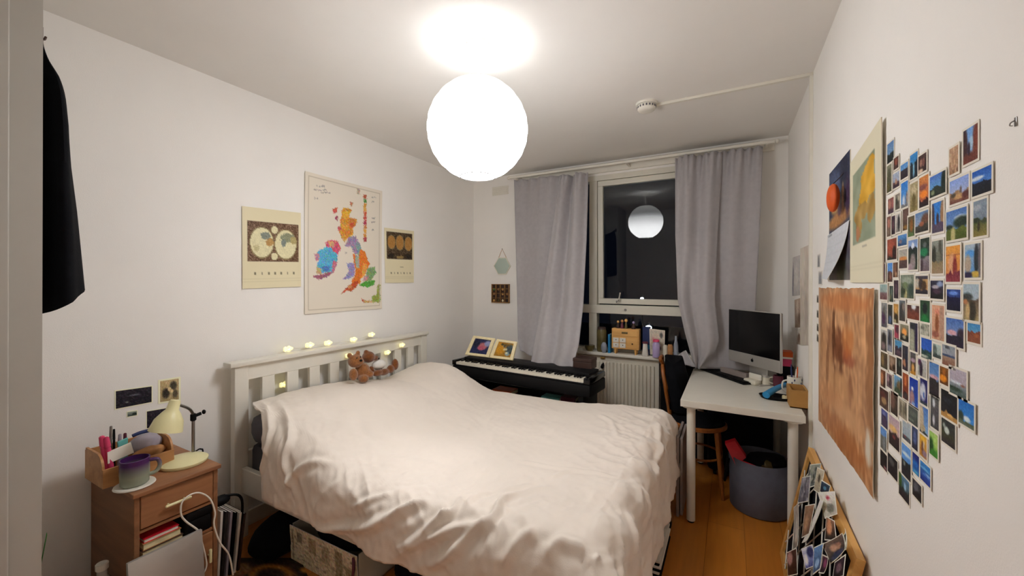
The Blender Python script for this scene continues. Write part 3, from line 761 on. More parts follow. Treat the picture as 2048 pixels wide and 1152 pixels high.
I = worldcal(50, 66, (.06, .94, .06, .56), '4a3a28', 'a4783f', [(.2, .5, .1, .04, '2a241c'), (.8, .5, .1, .05, '2a241c'), (.5, .52, .12, .03, '8a7448')], [(.22, .25, .13, .13), (.5, .25, .14, .14), (.8, .26, .14, .14)])
o = card('wall_calendar', [(XL, 2.40, 1.895), (XL, 2.752, 1.905), (XL, 2.752, 1.44), (XL, 2.412, 1.437)], I, .003, 0, k=PKL, bend=lambda u, v: .004)
setp(o, 'small cream calendar with a dark brown engraving, right of the big map', 'calendar', 'map calendars on the left wall')
# four cards by the lamp
SPL = [((229, 781), (305, 771), (305, 805), (229, 820), 'g 1f1b24 17151c|b .5 .38 .18 .05 4c4a50|b .3 .72 .05 .06 5a5a5a', 'wide black panoramic print on the wall above the pen box', .004),
       ((316, 760), (361, 753), (361, 801), (316, 808), 'g a6936c 8a7a58|b .3 .62 .2 .26 2b2620|b .7 .3 .2 .22 3a342a|b .8 .7 .15 .2 4a4234|b .5 .45 .1 .1 b8a47c|b .62 .55 .08 .1 c2ae86', 'vintage sepia print in a cream border above the lamp', .008),
       ((253, 823), (275, 820), (275, 831), (253, 835), 'g 8a9288 2a3430|b .75 .6 .25 .3 1e2a24', 'tiny landscape print below the wide black print', .003),
       ((292, 822), (352, 812), (352, 846), (292, 858), 'g 26202a 17141c', 'dark card on the wall half hidden by the lamp shade', .003)]
for i, (a, b_, c, d, sp, lb, bd) in enumerate(SPL):
    o = card('photo_print', [lw(*a), lw(*b_), lw(*c), lw(*d)], paint(sp, 30, 22, i + 50), .0012, bd, 'd2c8ae', k=1.6)
    setp(o, lb, 'photo', 'cards above the bedside cabinet')

# ------------------------------------------------------------------ bedside cabinet
NX0, NX1, NY0, NY1, NZ = -2.505, -2.055, .672, .965, .615
t = thing('bedside_cabinet', (-2.28, .82, 0), 'brown stained pine bedside cabinet with a drawer and an open shelf', 'cabinet')
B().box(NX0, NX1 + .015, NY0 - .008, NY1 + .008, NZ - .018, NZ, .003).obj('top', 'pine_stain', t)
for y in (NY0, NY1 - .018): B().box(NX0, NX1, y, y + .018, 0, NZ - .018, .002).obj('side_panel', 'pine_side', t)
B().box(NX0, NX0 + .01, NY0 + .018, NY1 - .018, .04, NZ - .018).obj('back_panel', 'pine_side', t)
for z in (.455, .335, .05): B().box(NX0 + .01, NX1 - .006, NY0 + .018, NY1 - .018, z - .012, z, .001).obj('shelf', 'pine_stain', t)
dw = B().box(NX1 - .018, NX1 + .002, NY0 + .02, NY1 - .02, .462, .592, .003).obj('drawer', 'pine_stain', t)
p0, p1 = hx(331, 1011, NX1 + .02), hx(372, 1001, NX1 + .02)
hzc = (p0.z + p1.z) / 2
B().cyl((NX1 + .02, p0.y, hzc), (NX1 + .02, p1.y + .02, hzc), .006, seg=10, bev=.002).cyl((NX1, p0.y + .015, hzc), (NX1 + .02, p0.y + .015, hzc), .004, seg=8).cyl((NX1, p1.y, hzc), (NX1 + .02, p1.y, hzc), .004, seg=8).obj('handle', 'cream_enamel', dw, 40)
dr = B().box(NX1 - .018, NX1 + .002, NY0 + .02, NY1 - .02, .055, .32, .003).obj('door', 'pine_stain', t)
p0 = hx(421, 1112, NX1 + .02)
B().cyl((NX1 + .02, p0.y, p0.z - .03), (NX1 + .02, p0.y, p0.z + .03), .006, seg=10, bev=.002).cyl((NX1, p0.y, p0.z), (NX1 + .02, p0.y, p0.z), .004, seg=8).obj('handle', 'cream_enamel', dr, 40)
# books in the open shelf
zb = .335
for i, (th, c, lb) in enumerate(((.030, 'cream_paper', 'thick cream paged paperback lying lowest on the cabinet shelf'), (.026, 'cream_paper', 'cream paged paperback in the middle of the cabinet shelf pile'), (.016, 'white_paper', 'thin red covered book lying on top of the cabinet shelf pile'))):
    x0, x1, y0, y1 = -2.25, -2.062 - .005 * i, .70 + .004 * i, .838 - .006 * i
    bk = thing('book', ((x0 + x1) / 2, (y0 + y1) / 2, zb), lb, 'book', 'books in the cabinet shelf')
    B().box(x0 + .003, x1 - .003, y0 + .003, y1 - .003, zb + .002, zb + th - .002).obj('pages', c, bk)
    B().box(x0, x1, y0, y1, zb, zb + .002).box(x0, x1, y0, y1, zb + th - .002, zb + th).box(x0, x0 + .003, y0, y1, zb, zb + th).obj('cover', ('dark_brown', 'tan_leather', 'red_plastic')[i], bk)
    zb += th
t2 = thing('black_case', (-2.12, .9, .335), 'small black case on the cabinet shelf beside the books', 'case')
B().box(-2.22, -2.058, .848, .942, .335, .405, .008).obj('body', 'black', t2, 40)
B().box(-2.22, -2.056, .846, .944, .405, .440, .006).obj('lid', 'black', t2, 40)
# desk lamp
base = Vector((-2.20, .895, NZ))
t = thing('desk_lamp', base, 'cream metal desk lamp with a bell shade on the bedside cabinet', 'lamp')
B().lathe([(0, 0), (.085, 0), (.09, .006), (.09, .014), (.07, .024), (.03, .03), (0, .031)], base, 40, Matrix.Diagonal((1, 1, 1, 1))).obj('base', 'cream_enamel', t, 50)
st = Vector((-2.235, .945, 0))
B().cyl((st.x, st.y, NZ + .02), (st.x, st.y, .815), .0065, seg=12).obj('stem', 'steel', t, 40)
cl = Vector((st.x, st.y, .808))
B().cyl(cl - Vector((0, 0, .02)), cl + Vector((0, 0, .014)), .012, seg=12, bev=.003).cyl(cl, cl + Vector((.006, .03, .008)), .008, seg=10).ball(cl + Vector((.008, .04, .012)), .011, 2, (1, .7, 1)).obj('clamp', 'black', t, 40)
ap, op = hx(351, 800, -2.15), hx(331, 862, -2.15)
ax = (op - ap).normalized()
ap2 = ap + Vector((0, 0, 0))
B().tube([cl + Vector((0, 0, .01)), hx(380, 819, -2.21), hx(368, 813, -2.18), ap2 + ax * .015], .006, 10).obj('arm', 'steel', t, 60)
L_ = (op - ap).length
Msh = ax.to_track_quat('Z', 'Y').to_matrix().to_4x4()
B().lathe([(0, 0), (.017, 0), (.021, .008), (.023, .04), (.034, .055), (.052, .085), (.061, L_), (.058, L_), (.049, .087), (.031, .058), (.018, .042), (0, .04)], ap, 36, Msh).obj('lamp_shade', 'cream_enamel', t, 50)
B().ball(ap + ax * (L_ - .03), .024, 2).obj('bulb', 'white_matt', t, 180)
B().tube([(st.x - .03, st.y + .02, NZ + .012), (st.x - .02, .985, NZ + .02), (st.x - .01, .99, NZ - .02), (st.x - .02, .985, .3)], .0035, 8).obj('flex', 'black', t, 60)
# pen box and contents
t = thing('pen_box', (-2.30, .75, NZ), 'open wooden desk organiser box packed with pens on the cabinet', 'box')
q1, q2 = Vector((-2.17, .66, 0)), Vector((-2.33, .60, 0))
ox0, ox1, oy0, oy1 = -2.40, -2.205, .625, .86
B().box(ox0, ox1, oy0, oy1, NZ, NZ + .008).obj('base', 'box_wood', t)
B().box(ox1 - .008, ox1, oy0, oy1, NZ + .008, NZ + .075, .001).obj('front_panel', 'box_wood', t)
B().box(ox0, ox0 + .008, oy0, oy1, NZ + .008, NZ + .12, .001).obj('back_panel', 'box_wood', t)
for y in (oy0, oy1 - .008):
    pr = [(ox0 + .008, y, NZ + .008), (ox1 - .008, y, NZ + .008), (ox1 - .008, y, NZ + .075)] + [(ox1 - .008 - .06 * (1 - math.cos(a)), y, NZ + .075 + .055 * math.sin(a)) for a in np.linspace(.2, PI / 2, 6)] + [(ox0 + .008, y, NZ + .13)]
    B().prism(pr, (0, .008, 0)).obj('end_panel', 'box_wood', t)
def pen(px, py, y, x, r, m, lb, h0=.02, cap=None):
    top = hx(px, py, x); bt = Vector((x + .01, y, NZ + h0))
    t_ = thing('pen', bt, lb, 'pen', 'pens in the wooden box')
    d = (top - bt); B().cyl(bt, bt + d * .75, r, seg=10, bev=r * .2).obj('barrel', m, t_, 40)
    B().cyl(bt + d * .75, top, r * 1.15, r * .9, 10, r * .3).obj('cap', cap or m, t_, 40)
pen(203, 872, .655, -2.26, .010, 'pink', 'fat pink marker leaning leftmost in the wooden box')
pen(212, 874, .665, -2.25, .010, 'pink', 'second pink marker leaning beside the leftmost one')
pen(222, 852, .675, -2.31, .005, 'steel', 'tall slim silver pen standing highest in the wooden box')
pen(228, 858, .69, -2.32, .004, 'black', 'thin black pencil standing behind the pink markers')
pen(240, 868, .71, -2.34, .006, 'grey_pouch', 'grey pen standing behind the teal packet')
pen(250, 866, .735, -2.35, .006, 'maroon', 'maroon pen standing behind the teal packet')
def lump(name, c, r, sc, m, lb, cat, seed, grp=None, rot=0):
    b_ = B(); b_.ball(c, r, 3, sc, Matrix.Rotation(rot, 4, 'X'))
    for v in b_.bm.verts: v.co += Vector((1, 1, 1)) * (r * .12 * noise.noise(v.co * (2.2 / r) + Vector((seed, 0, 0))))
    return b_.obj(name, m, None, 180, lb, cat, grp)
q_ = [hx(236, 885, -2.27), hx(256, 876, -2.27), hx(256, 912, -2.27), hx(240, 920, -2.27)]
o = B().prism(q_, (-.012, 0, 0)).obj('packet', 'teal', None, None, 'teal packet standing in the middle of the wooden box', 'packet')
q_ = [hx(215, 905, -2.235), hx(262, 885, -2.235), hx(268, 905, -2.235), hx(216, 928, -2.235)]
B().prism(q_, (-.006, .0, 0)).obj('folded_paper', 'white_paper', None, None, 'folded white paper leaning at the front of the wooden box', 'paper')
lump('pouch', hx(290, 888, -2.31), .052, (.7, 1.15, .9), 'grey_pouch', 'grey fabric pouch stuffed in the wooden box behind the tan one', 'pouch', 3)
lump('pouch', hx(297, 905, -2.26), .040, (.6, 1.5, .65), 'tan_leather', 'tan leather pouch at the cabinet end of the wooden box', 'pouch', 5)
B().tube([hx(265, 872, -2.32), hx(282, 865, -2.32), hx(303, 860, -2.33)], .008, 8).obj('hair_band', 'navy', None, 60, 'navy band lying over the grey pouch', 'band')
pen(246, 926, .70, -2.222, .008, 'blue_plastic', 'bright blue marker lying low at the front of the wooden box', .06)
# mug on a coaster
mc = Vector((-2.135, .70, NZ))
B().lathe([(0, 0), (.062, 0), (.066, .003), (.064, .008), (.05, .006), (0, .005)], mc, 36).obj('coaster', 'white_matt', None, 50, 'white saucer under the purple mug', 'saucer')
t = thing('mug', mc + Vector((0, 0, .008)), 'big purple mug fading to pale grey, on a white saucer', 'mug')
mugm = bpy.data.materials.new('mug_glaze'); mugm.use_nodes = True; nt = mugm.node_tree
tc = nt.nodes.new('ShaderNodeTexCoord'); sp = nt.nodes.new('ShaderNodeSeparateXYZ'); rp = nt.nodes.new('ShaderNodeValToRGB'); mr = nt.nodes.new('ShaderNodeMapRange')
mr.inputs[2].default_value = .115; nt.links.new(tc.outputs['Object'], sp.inputs[0]); nt.links.new(sp.outputs[2], mr.inputs[0]); nt.links.new(mr.outputs[0], rp.inputs[0])
rp.color_ramp.elements[0].position = .3; rp.color_ramp.elements[0].color = hexl('98a08c', .95) + (1,); rp.color_ramp.elements[1].position = .75; rp.color_ramp.elements[1].color = hexl('4c2460', .9) + (1,)
nt.links.new(rp.outputs[0], nt.nodes['Principled BSDF'].inputs['Base Color']); nt.nodes['Principled BSDF'].inputs['Roughness'].default_value = .25; MATS['mug_glaze'] = mugm
mz = mc + Vector((0, 0, .008))
B().lathe([(0, 0), (.041, 0), (.045, .004), (.047, .05), (.048, .102), (.044, .103), (.042, .05), (.039, .01), (0, .008)], mz, 36).obj('body', 'mug_glaze', t, 50)
hd = Vector((.35, .93, 0)).normalized()
B().tube([mz + hd * .045 + Vector((0, 0, .084)), mz + hd * .07 + Vector((0, 0, .08)), mz + hd * .077 + Vector((0, 0, .055)), mz + hd * .066 + Vector((0, 0, .032)), mz + hd * .045 + Vector((0, 0, .026))], .0075, 10).obj('handle', 'mug_glaze', t, 60)
# laptop leaning on the cabinet
q_ = [hx(258, 1119, -2.0), hx(392, 1073, -2.0)]
Ml = Matrix.Translation((-1.955, .755, 0)) @ Matrix.Rotation(math.radians(-7), 4, 'Y')
t = thing('laptop', (-1.955, .755, 0), 'closed silver laptop standing against the bedside cabinet', 'laptop')
B().box(-.008, 0, -.122, .122, 0, .385, .003, Ml).obj('lid', 'silver', t, 40)
B().box(0, .010, -.122, .122, 0, .385, .003, Ml).obj('keyboard_half', 'silver', t, 40)
# white charging cable looped over the drawer handle
cx = -2.015
loop = [(405, 1150), (413, 1128), (404, 1085), (398, 1063), (372, 1043), (362, 1028), (364, 1005), (380, 990), (400, 986), (420, 998), (430, 1025), (428, 1050), (440, 1085), (458, 1110), (466, 1150)]
B().tube([hx(a, b_, cx) for a, b_ in loop], .0036, 8).obj('charging_cable', 'cord_white', None, 60, 'white charging cable looped over the cabinet drawer handle', 'cable')
# bottle on the floor by the left wall
bp = Vector((-2.40, .60, 0))
bp = hx(204, 1152, -2.2); bp.z = 0
t = thing('bottle', (bp.x, bp.y, 0), 'clear bottle standing on the floor left of the bedside cabinet', 'bottle')
B().lathe([(0, 0), (.04, 0), (.045, .01), (.045, .20), (.03, .25), (.016, .275), (.016, .30), (0, .30)], (bp.x, bp.y, 0), 24).obj('body', 'clear_plastic', t, 50)
B().cyl((bp.x, bp.y, .298), (bp.x, bp.y, .325), .020, seg=18, bev=.003).obj('cap', 'white_matt', t, 40)
# plant leaf tips by the wardrobe
px_, py_ = -2.30, .445
t = thing('potted_plant', (px_, py_, 0), 'green leafy plant just showing at the bottom by the wardrobe edge', 'plant')
B().lathe([(0, 0), (.045, 0), (.058, .12), (.052, .12), (.042, .02), (0, .02)], (px_, py_, 0), 24).obj('pot', 'off_white', t, 50)
for k in range(7):
    a = k * 2 * PI / 7 + .4; l = .36 + .05 * (k % 3)
    pts = [Vector((px_, py_, .10)) + Vector((math.cos(a) * s_ * .05, math.sin(a) * s_ * .05, l * s_ - .02 * s_ * s_)) for s_ in (0, .35, .7, 1)]
    def leaf(u, v, pts=pts, a=a):
        i = min(int(v * 3), 2); f = v * 3 - i; c = pts[i] * (1 - f) + pts[i + 1] * f
        wd = .018 * math.sin(PI * min(1, .08 + v * .92)) + .002
        return c + Vector((-math.sin(a), math.cos(a), 0)) * (u - .5) * 2 * wd + Vector((0, 0, -.012 * (abs(u - .5) * 2)))
    o = link_mesh('leaf', grid_mesh('leaf', leaf, 4, 8), MATS['plant_green'], t, smooth=180); solid(o, .0015, 0)

# ------------------------------------------------------------------ wardrobe edge and hanging coat
WY = hx(85, 500, -1.75).y
t = thing('wardrobe', (-2.1, WY - .3, 0), 'tall off-white wardrobe cut off by the left picture edge', 'wardrobe')
B().box(-2.50, -1.752, WY - .60, WY - .02, .0, ZC - .01, .002).obj('carcass', 'off_white', t)
B().box(-1.752, -1.75, WY - .085, WY, 0, ZC - .01).box(-2.5, -1.752, WY - .02, WY, 0, ZC - .01).obj('side_panel', 'wardrobe_paint', t)
B().box(-1.752, -1.738, WY - .60, WY - .063, .02, ZC - .02, .003).obj('door', 'wardrobe_paint', t)
hk = hx(85, 78, -1.78)
t = thing('coat_hook', (-1.78, WY, hk.z - .02), 'small brown hook high on the wardrobe edge above the black coat', 'hook')
B().box(-1.795, -1.765, WY, WY + .004, hk.z - .03, hk.z + .03, .001).obj('hook_plate', 'dark_brown', t)
B().tube([(-1.78, WY, hk.z + .01), (-1.78, WY + .008, hk.z), (-1.78, WY + .012, hk.z + .01)], .003, 8).obj('hook_arm', 'dark_brown', t, 60)
# coat: outline seen against the wall, hung from the hook
sil = [(87, 85), (100, 135), (113, 180), (123, 230), (132, 280), (136, 330), (137, 350), (150, 430), (160, 500), (170, 570)]
cz = [hx(a, b_, -1.80) for a, b_ in sil]
def coat(u, v):
    z_t = cz[0].z; z_b = cz[-1].z
    f = v * (len(cz) - 1); i = min(int(f), len(cz) - 2); g = f - i
    c = cz[i] * (1 - g) + cz[i + 1] * g
    half = .012 + .19 * sst(0, .35, v) + .03 * v
    a = 2 * PI * u; f_ = (1.80 + half * .85) / 1.80
    y_out = max(WY + (c.y * f_ - WY) * .84, WY + .012)
    cxm = -1.80 - .06 - half * .8
    ry = (y_out - WY - .004) / 2; cy = WY + .004 + ry
    hem = .10 * v ** 5 * (1 - math.sin(a)) / 2
    wob = .010 * v * math.sin(5 * a + 3 * v)
    return (-1.80 - half * .85 + (half * math.cos(a)) + wob, cy + ry * math.sin(a) + abs(wob) * -.3, CH + (c.z - CH) * f_ - hem)
me = grid_mesh('coat', coat, 40, 36)
bmx = bmesh.new(); bmx.from_mesh(me); bmesh.ops.remove_doubles(bmx, verts=bmx.verts, dist=.0005); bmesh.ops.holes_fill(bmx, edges=[e for e in bmx.edges if e.is_boundary], sides=0); bmx.to_mesh(me); bmx.free()
co = link_mesh('coat', me, MATS['black_cloth'], smooth=60)
setp(co, 'long black coat hanging against the wardrobe edge', 'coat')

# ------------------------------------------------------------------ piano
t = thing('digital_piano', (-1.55, 3.1, 0), 'black digital piano with a full keyboard behind the bed', 'piano')
pf = hz(905, 722, .73); PX0, PX1 = -2.215, -.895
yL, yR = 2.93, 2.83
ang = math.atan2(yR - yL, PX1 - PX0)
Mp = Matrix.Translation((PX0, yL, 0)) @ Matrix.Rotation(ang, 4, 'Z'); PWd = (PX1 - PX0) / math.cos(ang)
B().box(0, PWd, .0, .33, .60, .695, .014, Mp).obj('case', 'black', t, 40)
B().box(0, .035, .0, .33, .695, .74, .006, Mp).obj('end_block', 'black_gloss', t, 40)
B().box(PWd - .055, PWd, 0, .33, .695, .745, .012, Mp).obj('end_block', 'black_gloss', t, 40)
B().box(.035, PWd - .055, .127, .33, .695, .752, .006, Mp).obj('control_panel', 'black', t, 40)
B().box(.035, PWd - .055, .003, .016, .695, .704, .002, Mp).obj('key_slip', 'black', t)
kb = B(); nk = 52; kw = (PWd - .09) / nk
for k in range(nk): kb.box(.0355 + k * kw, .0355 + (k + 1) * kw - .0012, .017, .125, .697, .724, 0, Mp)
o = kb.obj('white_keys', 'key_white', t); o['kind'] = 'stuff'
bk = B()
for k in range(nk - 1):
    if k % 7 in (0, 2, 3, 5, 6): bk.box(.0355 + (k + 1) * kw - .0065, .0355 + (k + 1) * kw + .0065, .062, .125, .72, .737, .001, Mp)
o = bk.obj('black_keys', 'black_gloss', t); o['kind'] = 'stuff'
for x in (.06, PWd - .10): B().box(x, x + .04, .02, .31, .02, .60, .004, Mp).box(x - .01, x + .05, -.02, .35, 0, .03, .004, Mp).obj('leg', 'black', t, 40)
B().box(.06, PWd - .06, .26, .28, .30, .52, .003, Mp).obj('back_board', 'black', t)
# framed pictures on piano
for i, (q4, sp, lb) in enumerate(((((948, 672), (991, 678), (978, 716), (931, 710)), 'g 2a2f52 1c2550|b .6 .45 .28 .25 b06a70|b .55 .6 .22 .15 b4566a|b .85 .25 .2 .2 8a92b8|b .2 .3 .2 .3 1d1f38', 'cream framed picture of pink flowers on navy, left of two on the piano'),
                              (((995, 679), (1035, 685), (1026, 722), (980, 716)), 'g b98226 9a7024|b .25 .55 .25 .3 c28a20|b .8 .4 .25 .35 3d4c50|b .75 .75 .15 .15 7f9aa8|b .5 .15 .3 .1 6a5428|s 8 .07 .1 .9 22282a e0d8b0', 'cream framed picture of ochre and black shapes, beside the curtain on the piano'))):
    yb_, yt_ = 3.10, 3.21
    tl, tr, br_, bl = hy(*q4[0], yt_), hy(*q4[1], yt_), hy(*q4[2], yb_ - .01), hy(*q4[3], yb_)
    bl.z = br_.z = (bl.z + br_.z) / 2 if False else bl.z
    dz = .7525 - min(bl.z, br_.z)
    t = thing('picture_frame', (bl + br_) / 2, lb, 'picture', 'framed pictures on the piano')
    e1, e2 = tr - tl, bl - tl
    n_ = e2.cross(e1).normalized()
    def qp(u, v, o_=0): return (tl * (1 - u) + tr * u) * (1 - v) + (bl * (1 - u) + br_ * u) * v + n_ * o_
    fr = B(); bw, bh = .13, .12
    for (u0, u1, v0, v1) in ((0, 1, 0, bh), (0, 1, 1 - bh, 1), (0, bw, bh, 1 - bh), (1 - bw, 1, bh, 1 - bh)):
        fr.prism([qp(u0, v0, .012), qp(u1, v0, .012), qp(u1, v1, .012), qp(u0, v1, .012)], -n_ * .016)
    fr.obj('frame', 'cream_paper', t)
    card('picture', [qp(bw, bh, .003), qp(1 - bw, bh, .003), qp(1 - bw, 1 - bh, .003), qp(bw, 1 - bh, .003)], paint(sp, 26, 26, 80 + i), .001, 0, parent=t)
    B().prism([qp(.45, .2, -.004), qp(.55, .2, -.004), qp(.58, 1, -.09), qp(.42, 1, -.09)], -n_ * .004).obj('stand', 'dark_brown', t)
# dark box on the window end of the piano
p0, p1 = hy(1157, 712, 3.20), hy(1189, 737, 3.20)
t = thing('dark_box', ((p0.x + p1.x) / 2, 3.23, .75), 'small dark brown box on the piano end below the sill', 'box')
B().box(p0.x - .02, p1.x, 3.12, 3.26, .742, .80, .004).obj('body', 'dark_brown', t)
B().box(p0.x - .022, p1.x + .002, 3.118, 3.262, .80, .828, .004).obj('lid', 'dark_brown', t)
# books and tins below the piano
for i, (px0, px1, py, c, lb) in enumerate(((985, 1022, 779, 'orange_ball', 'orange backed book lying under the piano by the duvet edge'), (1083, 1118, 793, 'teal', 'pale green book lying under the piano'), (1122, 1150, 794, 'maroon', 'dark maroon book lying under the piano near the radiator'))):
    a, b_ = hy(px0, py, 3.02), hy(px1, py, 3.02)
    z0 = min(a.z, b_.z) - .03
    bk = thing('book', ((a.x + b_.x) / 2, 3.08, z0), lb, 'book', 'books under the piano')
    B().box(a.x, b_.x, 3.03, 3.16, z0 + .003, z0 + .03).obj('pages', 'cream_paper', bk)
    B().box(a.x - .002, b_.x + .002, 3.02, 3.163, z0, z0 + .003).box(a.x - .002, b_.x + .002, 3.02, 3.163, z0 + .03, z0 + .034).box(a.x - .002, b_.x + .002, 3.018, 3.022, z0, z0 + .034).obj('cover', c, bk)
    SHZ = z0 if i == 0 else min(SHZ, z0)
t = thing('low_shelf', (-1.4, 3.1, 0), 'black low shelf unit standing under the piano', 'shelf')
B().box(-1.98, -1.02, 3.0, 3.18, SHZ - .02, SHZ - .001).obj('shelf_top', 'black', t)
for x in (-1.98, -1.51, -1.04): B().box(x, x + .02, 3.0, 3.18, 0, SHZ - .02).obj('side_panel', 'black', t)

# ------------------------------------------------------------------ mirror and printer's tray
t = thing('wall_mirror', (-2.14, YB, 1.53), 'small hexagonal mirror hanging on a cord from a nail', 'mirror')
hexp = [hy(*q_) for q_ in ((998, 515), (1013, 515), (1022, 532), (1013, 549), (997, 549), (988, 532))]
c = sum(hexp, Vector()) / 6
B().prism([Vector((p.x, YB - .010, p.z)) for p in hexp], (0, .010, 0)).obj('frame', 'off_white', t)
B().prism([Vector((c.x + (p.x - c.x) * .9, YB - .012, c.z + (p.z - c.z) * .9)) for p in hexp], (0, .002, 0)).obj('mirror_glass', 'mirror_glass', t)
nl = hy(1005, 498)
B().tube([Vector((hexp[0].x, YB - .006, hexp[0].z)), Vector((nl.x, YB - .006, nl.z)), Vector((hexp[1].x, YB - .006, hexp[1].z))], .0025, 6, sub=0).obj('cord', 'tan_leather', t)
B().cyl((nl.x, YB, nl.z), (nl.x, YB - .012, nl.z), .004, seg=8).obj('nail', 'steel', t)
a, b_ = hy(985, 568), hy(1020, 606)
t = thing('display_tray', ((a.x + b_.x) / 2, YB, b_.z), 'small wooden compartment tray of trinkets on the wall below the mirror', 'tray')
d_ = .025; fr = B()
W_, H_ = b_.x - a.x, a.z - b_.z
for (x0, x1, z0, z1) in ((a.x, b_.x, a.z - .008, a.z), (a.x, b_.x, b_.z, b_.z + .008), (a.x, a.x + .008, b_.z, a.z), (b_.x - .008, b_.x, b_.z, a.z)): fr.box(x0, x1, YB - d_, YB, z0, z1, .001)
fr.obj('frame', 'tray_wood', t)
B().box(a.x + .008, b_.x - .008, YB - .004, YB, b_.z + .008, a.z - .008).obj('back_panel', 'dark_brown', t)
for k in (1, 2, 3): B().box(a.x + W_ * k / 4 - .003, a.x + W_ * k / 4 + .003, YB - d_ + .002, YB - .004, b_.z + .008, a.z - .008).obj('divider', 'tray_wood', t)
for k in (1, 2, 3): B().box(a.x + .008, b_.x - .008, YB - d_ + .003, YB - .004, b_.z + H_ * k / 4 - .003, b_.z + H_ * k / 4 + .003).obj('divider', 'tray_wood', t)
tr_m = ['chest_wood', 'olive_glass', 'cream_paper', 'dark_print', 'tan_leather', 'plant_green', 'chest_wood', 'box_wood', 'plant_green', 'tan_leather']
for k in range(12):
    i, j = k % 4, k // 4
    if (i + j * 3) % 5 == 4: continue
    x = a.x + W_ * (i + .5) / 4; z = b_.z + H_ * (j + .12) / 4 + .006 + (.02 if j else .0)
    B().ball((x, YB - .013, z + .012), .013, 1, (1, .7, 1.2)).obj('trinket', tr_m[k % 10], t, 180)

# ------------------------------------------------------------------ things on the sill
SY = YB - .11
def sx(px): return hy(px, 700, SY).x
def sz(px, py, y=SY): return hy(px, py, y).z
# mini chest
x0, x1 = sx(1225), sx(1279); zt = sz(1250, 657)
t = thing('mini_chest', ((x0 + x1) / 2, SY, SILL), 'miniature wooden chest of drawers on legs, on the window sill', 'chest')
zb_ = SILL + .045
B().box(x0, x1, SY - .03, SY + .05, zb_, zt, .003).obj('body', 'chest_wood', t)
B().box(x0 + .012, x1 - .012, SY - .036, SY - .03, zt - (zt - zb_) * .36, zt - .012, .002).obj('drawer', 'chest_wood', t)
xm = x0 + (x1 - x0) * .56; zm = zt - (zt - zb_) * .42
for i in range(2):
    for j in range(2):
        xa = x0 + .012 + i * (xm - x0 - .012) / 2; za = zb_ + .012 + j * (zm - zb_ - .012) / 2
        dd = B().box(xa, xa + (xm - x0 - .012) / 2 - .008, SY - .036, SY - .03, za, za + (zm - zb_ - .012) / 2 - .006, .002).obj('drawer', 'white_matt', t, label='small white drawer')
        B().ball((xa + (xm - x0 - .02) / 4, SY - .038, za + (zm - zb_ - .012) / 4), .005, 1).obj('knob', 'dark_brown', dd, 180)
dd = B().box(xm + .004, x1 - .010, SY - .036, SY - .03, zb_ + .012, zm - .004, .002).obj('door', 'chest_wood', t)
B().ball((xm + .05, SY - .039, zb_ + (zm - zb_) * .5), .007, 1).obj('knob', 'dark_brown', dd, 180)
B().box(x0 + (x1 - x0) * .38, x0 + (x1 - x0) * .6, SY - .040, SY - .036, zt - (zt - zb_) * .24, zt - (zt - zb_) * .15, .002).obj('label_holder', 'olive_glass', t)
for x in (x0 + .03, x1 - .03):
    for y in (SY - .015, SY + .035): B().cyl((x, y, SILL), (x, y, zb_), .007, .012, 10).obj('leg', 'chest_wood', t, 40)
# figurines on it
def figurine(px, w_, h_, m1, m2, lb):
    x = sx(px); z = zt
    t_ = thing('figurine', (x, SY, z), lb, 'figurine', 'figurines on the miniature chest')
    B().lathe([(0, 0), (w_, 0), (w_ * 1.05, h_ * .2), (w_ * .55, h_ * .55), (w_ * .3, h_ * .66), (0, h_ * .68)], (x, SY, z), 16).obj('body', m1, t_, 60)
    B().ball((x, SY, z + h_ * .82), h_ * .17, 2, (1, 1, 1.1)).obj('head', m2, t_, 180)
figurine(1236, .014, .068, 'dark_brown', 'chest_wood', 'leftmost small figurine on the miniature chest, dark brown')
figurine(1244, .015, .078, 'maroon', 'tan_leather', 'maroon figurine second from the left on the miniature chest')
figurine(1252, .012, .086, 'olive_glass', 'chest_wood', 'tallest slim olive figurine on the miniature chest')
figurine(1267, .018, .068, 'dark_brown', 'lilac', 'squat figurine alone at the right end of the miniature chest')
# olive jar, dark pot, glass globe
def jar(name, px0, px1, py_top, m, lb, cat, prof=None, lid=None, y=SY, wob=1, bot=None):
    x0_, x1_ = hy(px0, 690, y).x, hy(px1, 690, y).x; x = (x0_ + x1_) / 2; r = (x1_ - x0_) / 2
    z0_ = SILL; h = hy((px0 + px1) / 2, py_top, y).z - z0_
    prof = prof or [(.9, 0), (1, .04), (1, .86), (.8, .95), (.75, 1)]
    t_ = thing(name, (x, y, z0_), lb, cat)
    B().lathe([(0, 0)] + [(r * a, h * c_) for a, c_ in prof] + [(0, h)], (x, y, z0_), 24).obj('body', m, t_, 50)
    if lid: B().lathe([(0, h * .9), (r * .86, h * .9), (r * .86, h * 1.0), (r * .7, h * 1.03), (0, h * 1.03)], (x, y, z0_), 24).obj('lid', lid, t_, 50)
    return t_
jar('candle_jar', 1194, 1213, 655, 'olive_glass', 'tall olive brown candle jar left of the miniature chest', 'jar', lid='dark_brown', y=SY + .03)
jar('glass_globe', 1202, 1214, 684, 'grey_glass', 'small round glass ball in front of the candle jar', 'ornament', [(.5, 0), (.9, .25), (1, .5), (.9, .75), (.5, .95)], y=SY - .03)
jar('dark_bowl', 1170, 1189, 690, 'olive_glass', 'low dark green bowl at the curtain end of the sill', 'bowl', [(.6, 0), (1, .6), (1, 1), (.9, 1)], y=SY)
t = thing('book', (sx(1221), SY, SILL), 'slim blue book standing upright beside the miniature chest', 'book')
xb = sx(1220); hb = sz(1220, 668)
B().box(xb - .007, xb + .007, SY - .028, SY + .06, SILL + .003, hb - .003).obj('pages', 'white_paper', t)
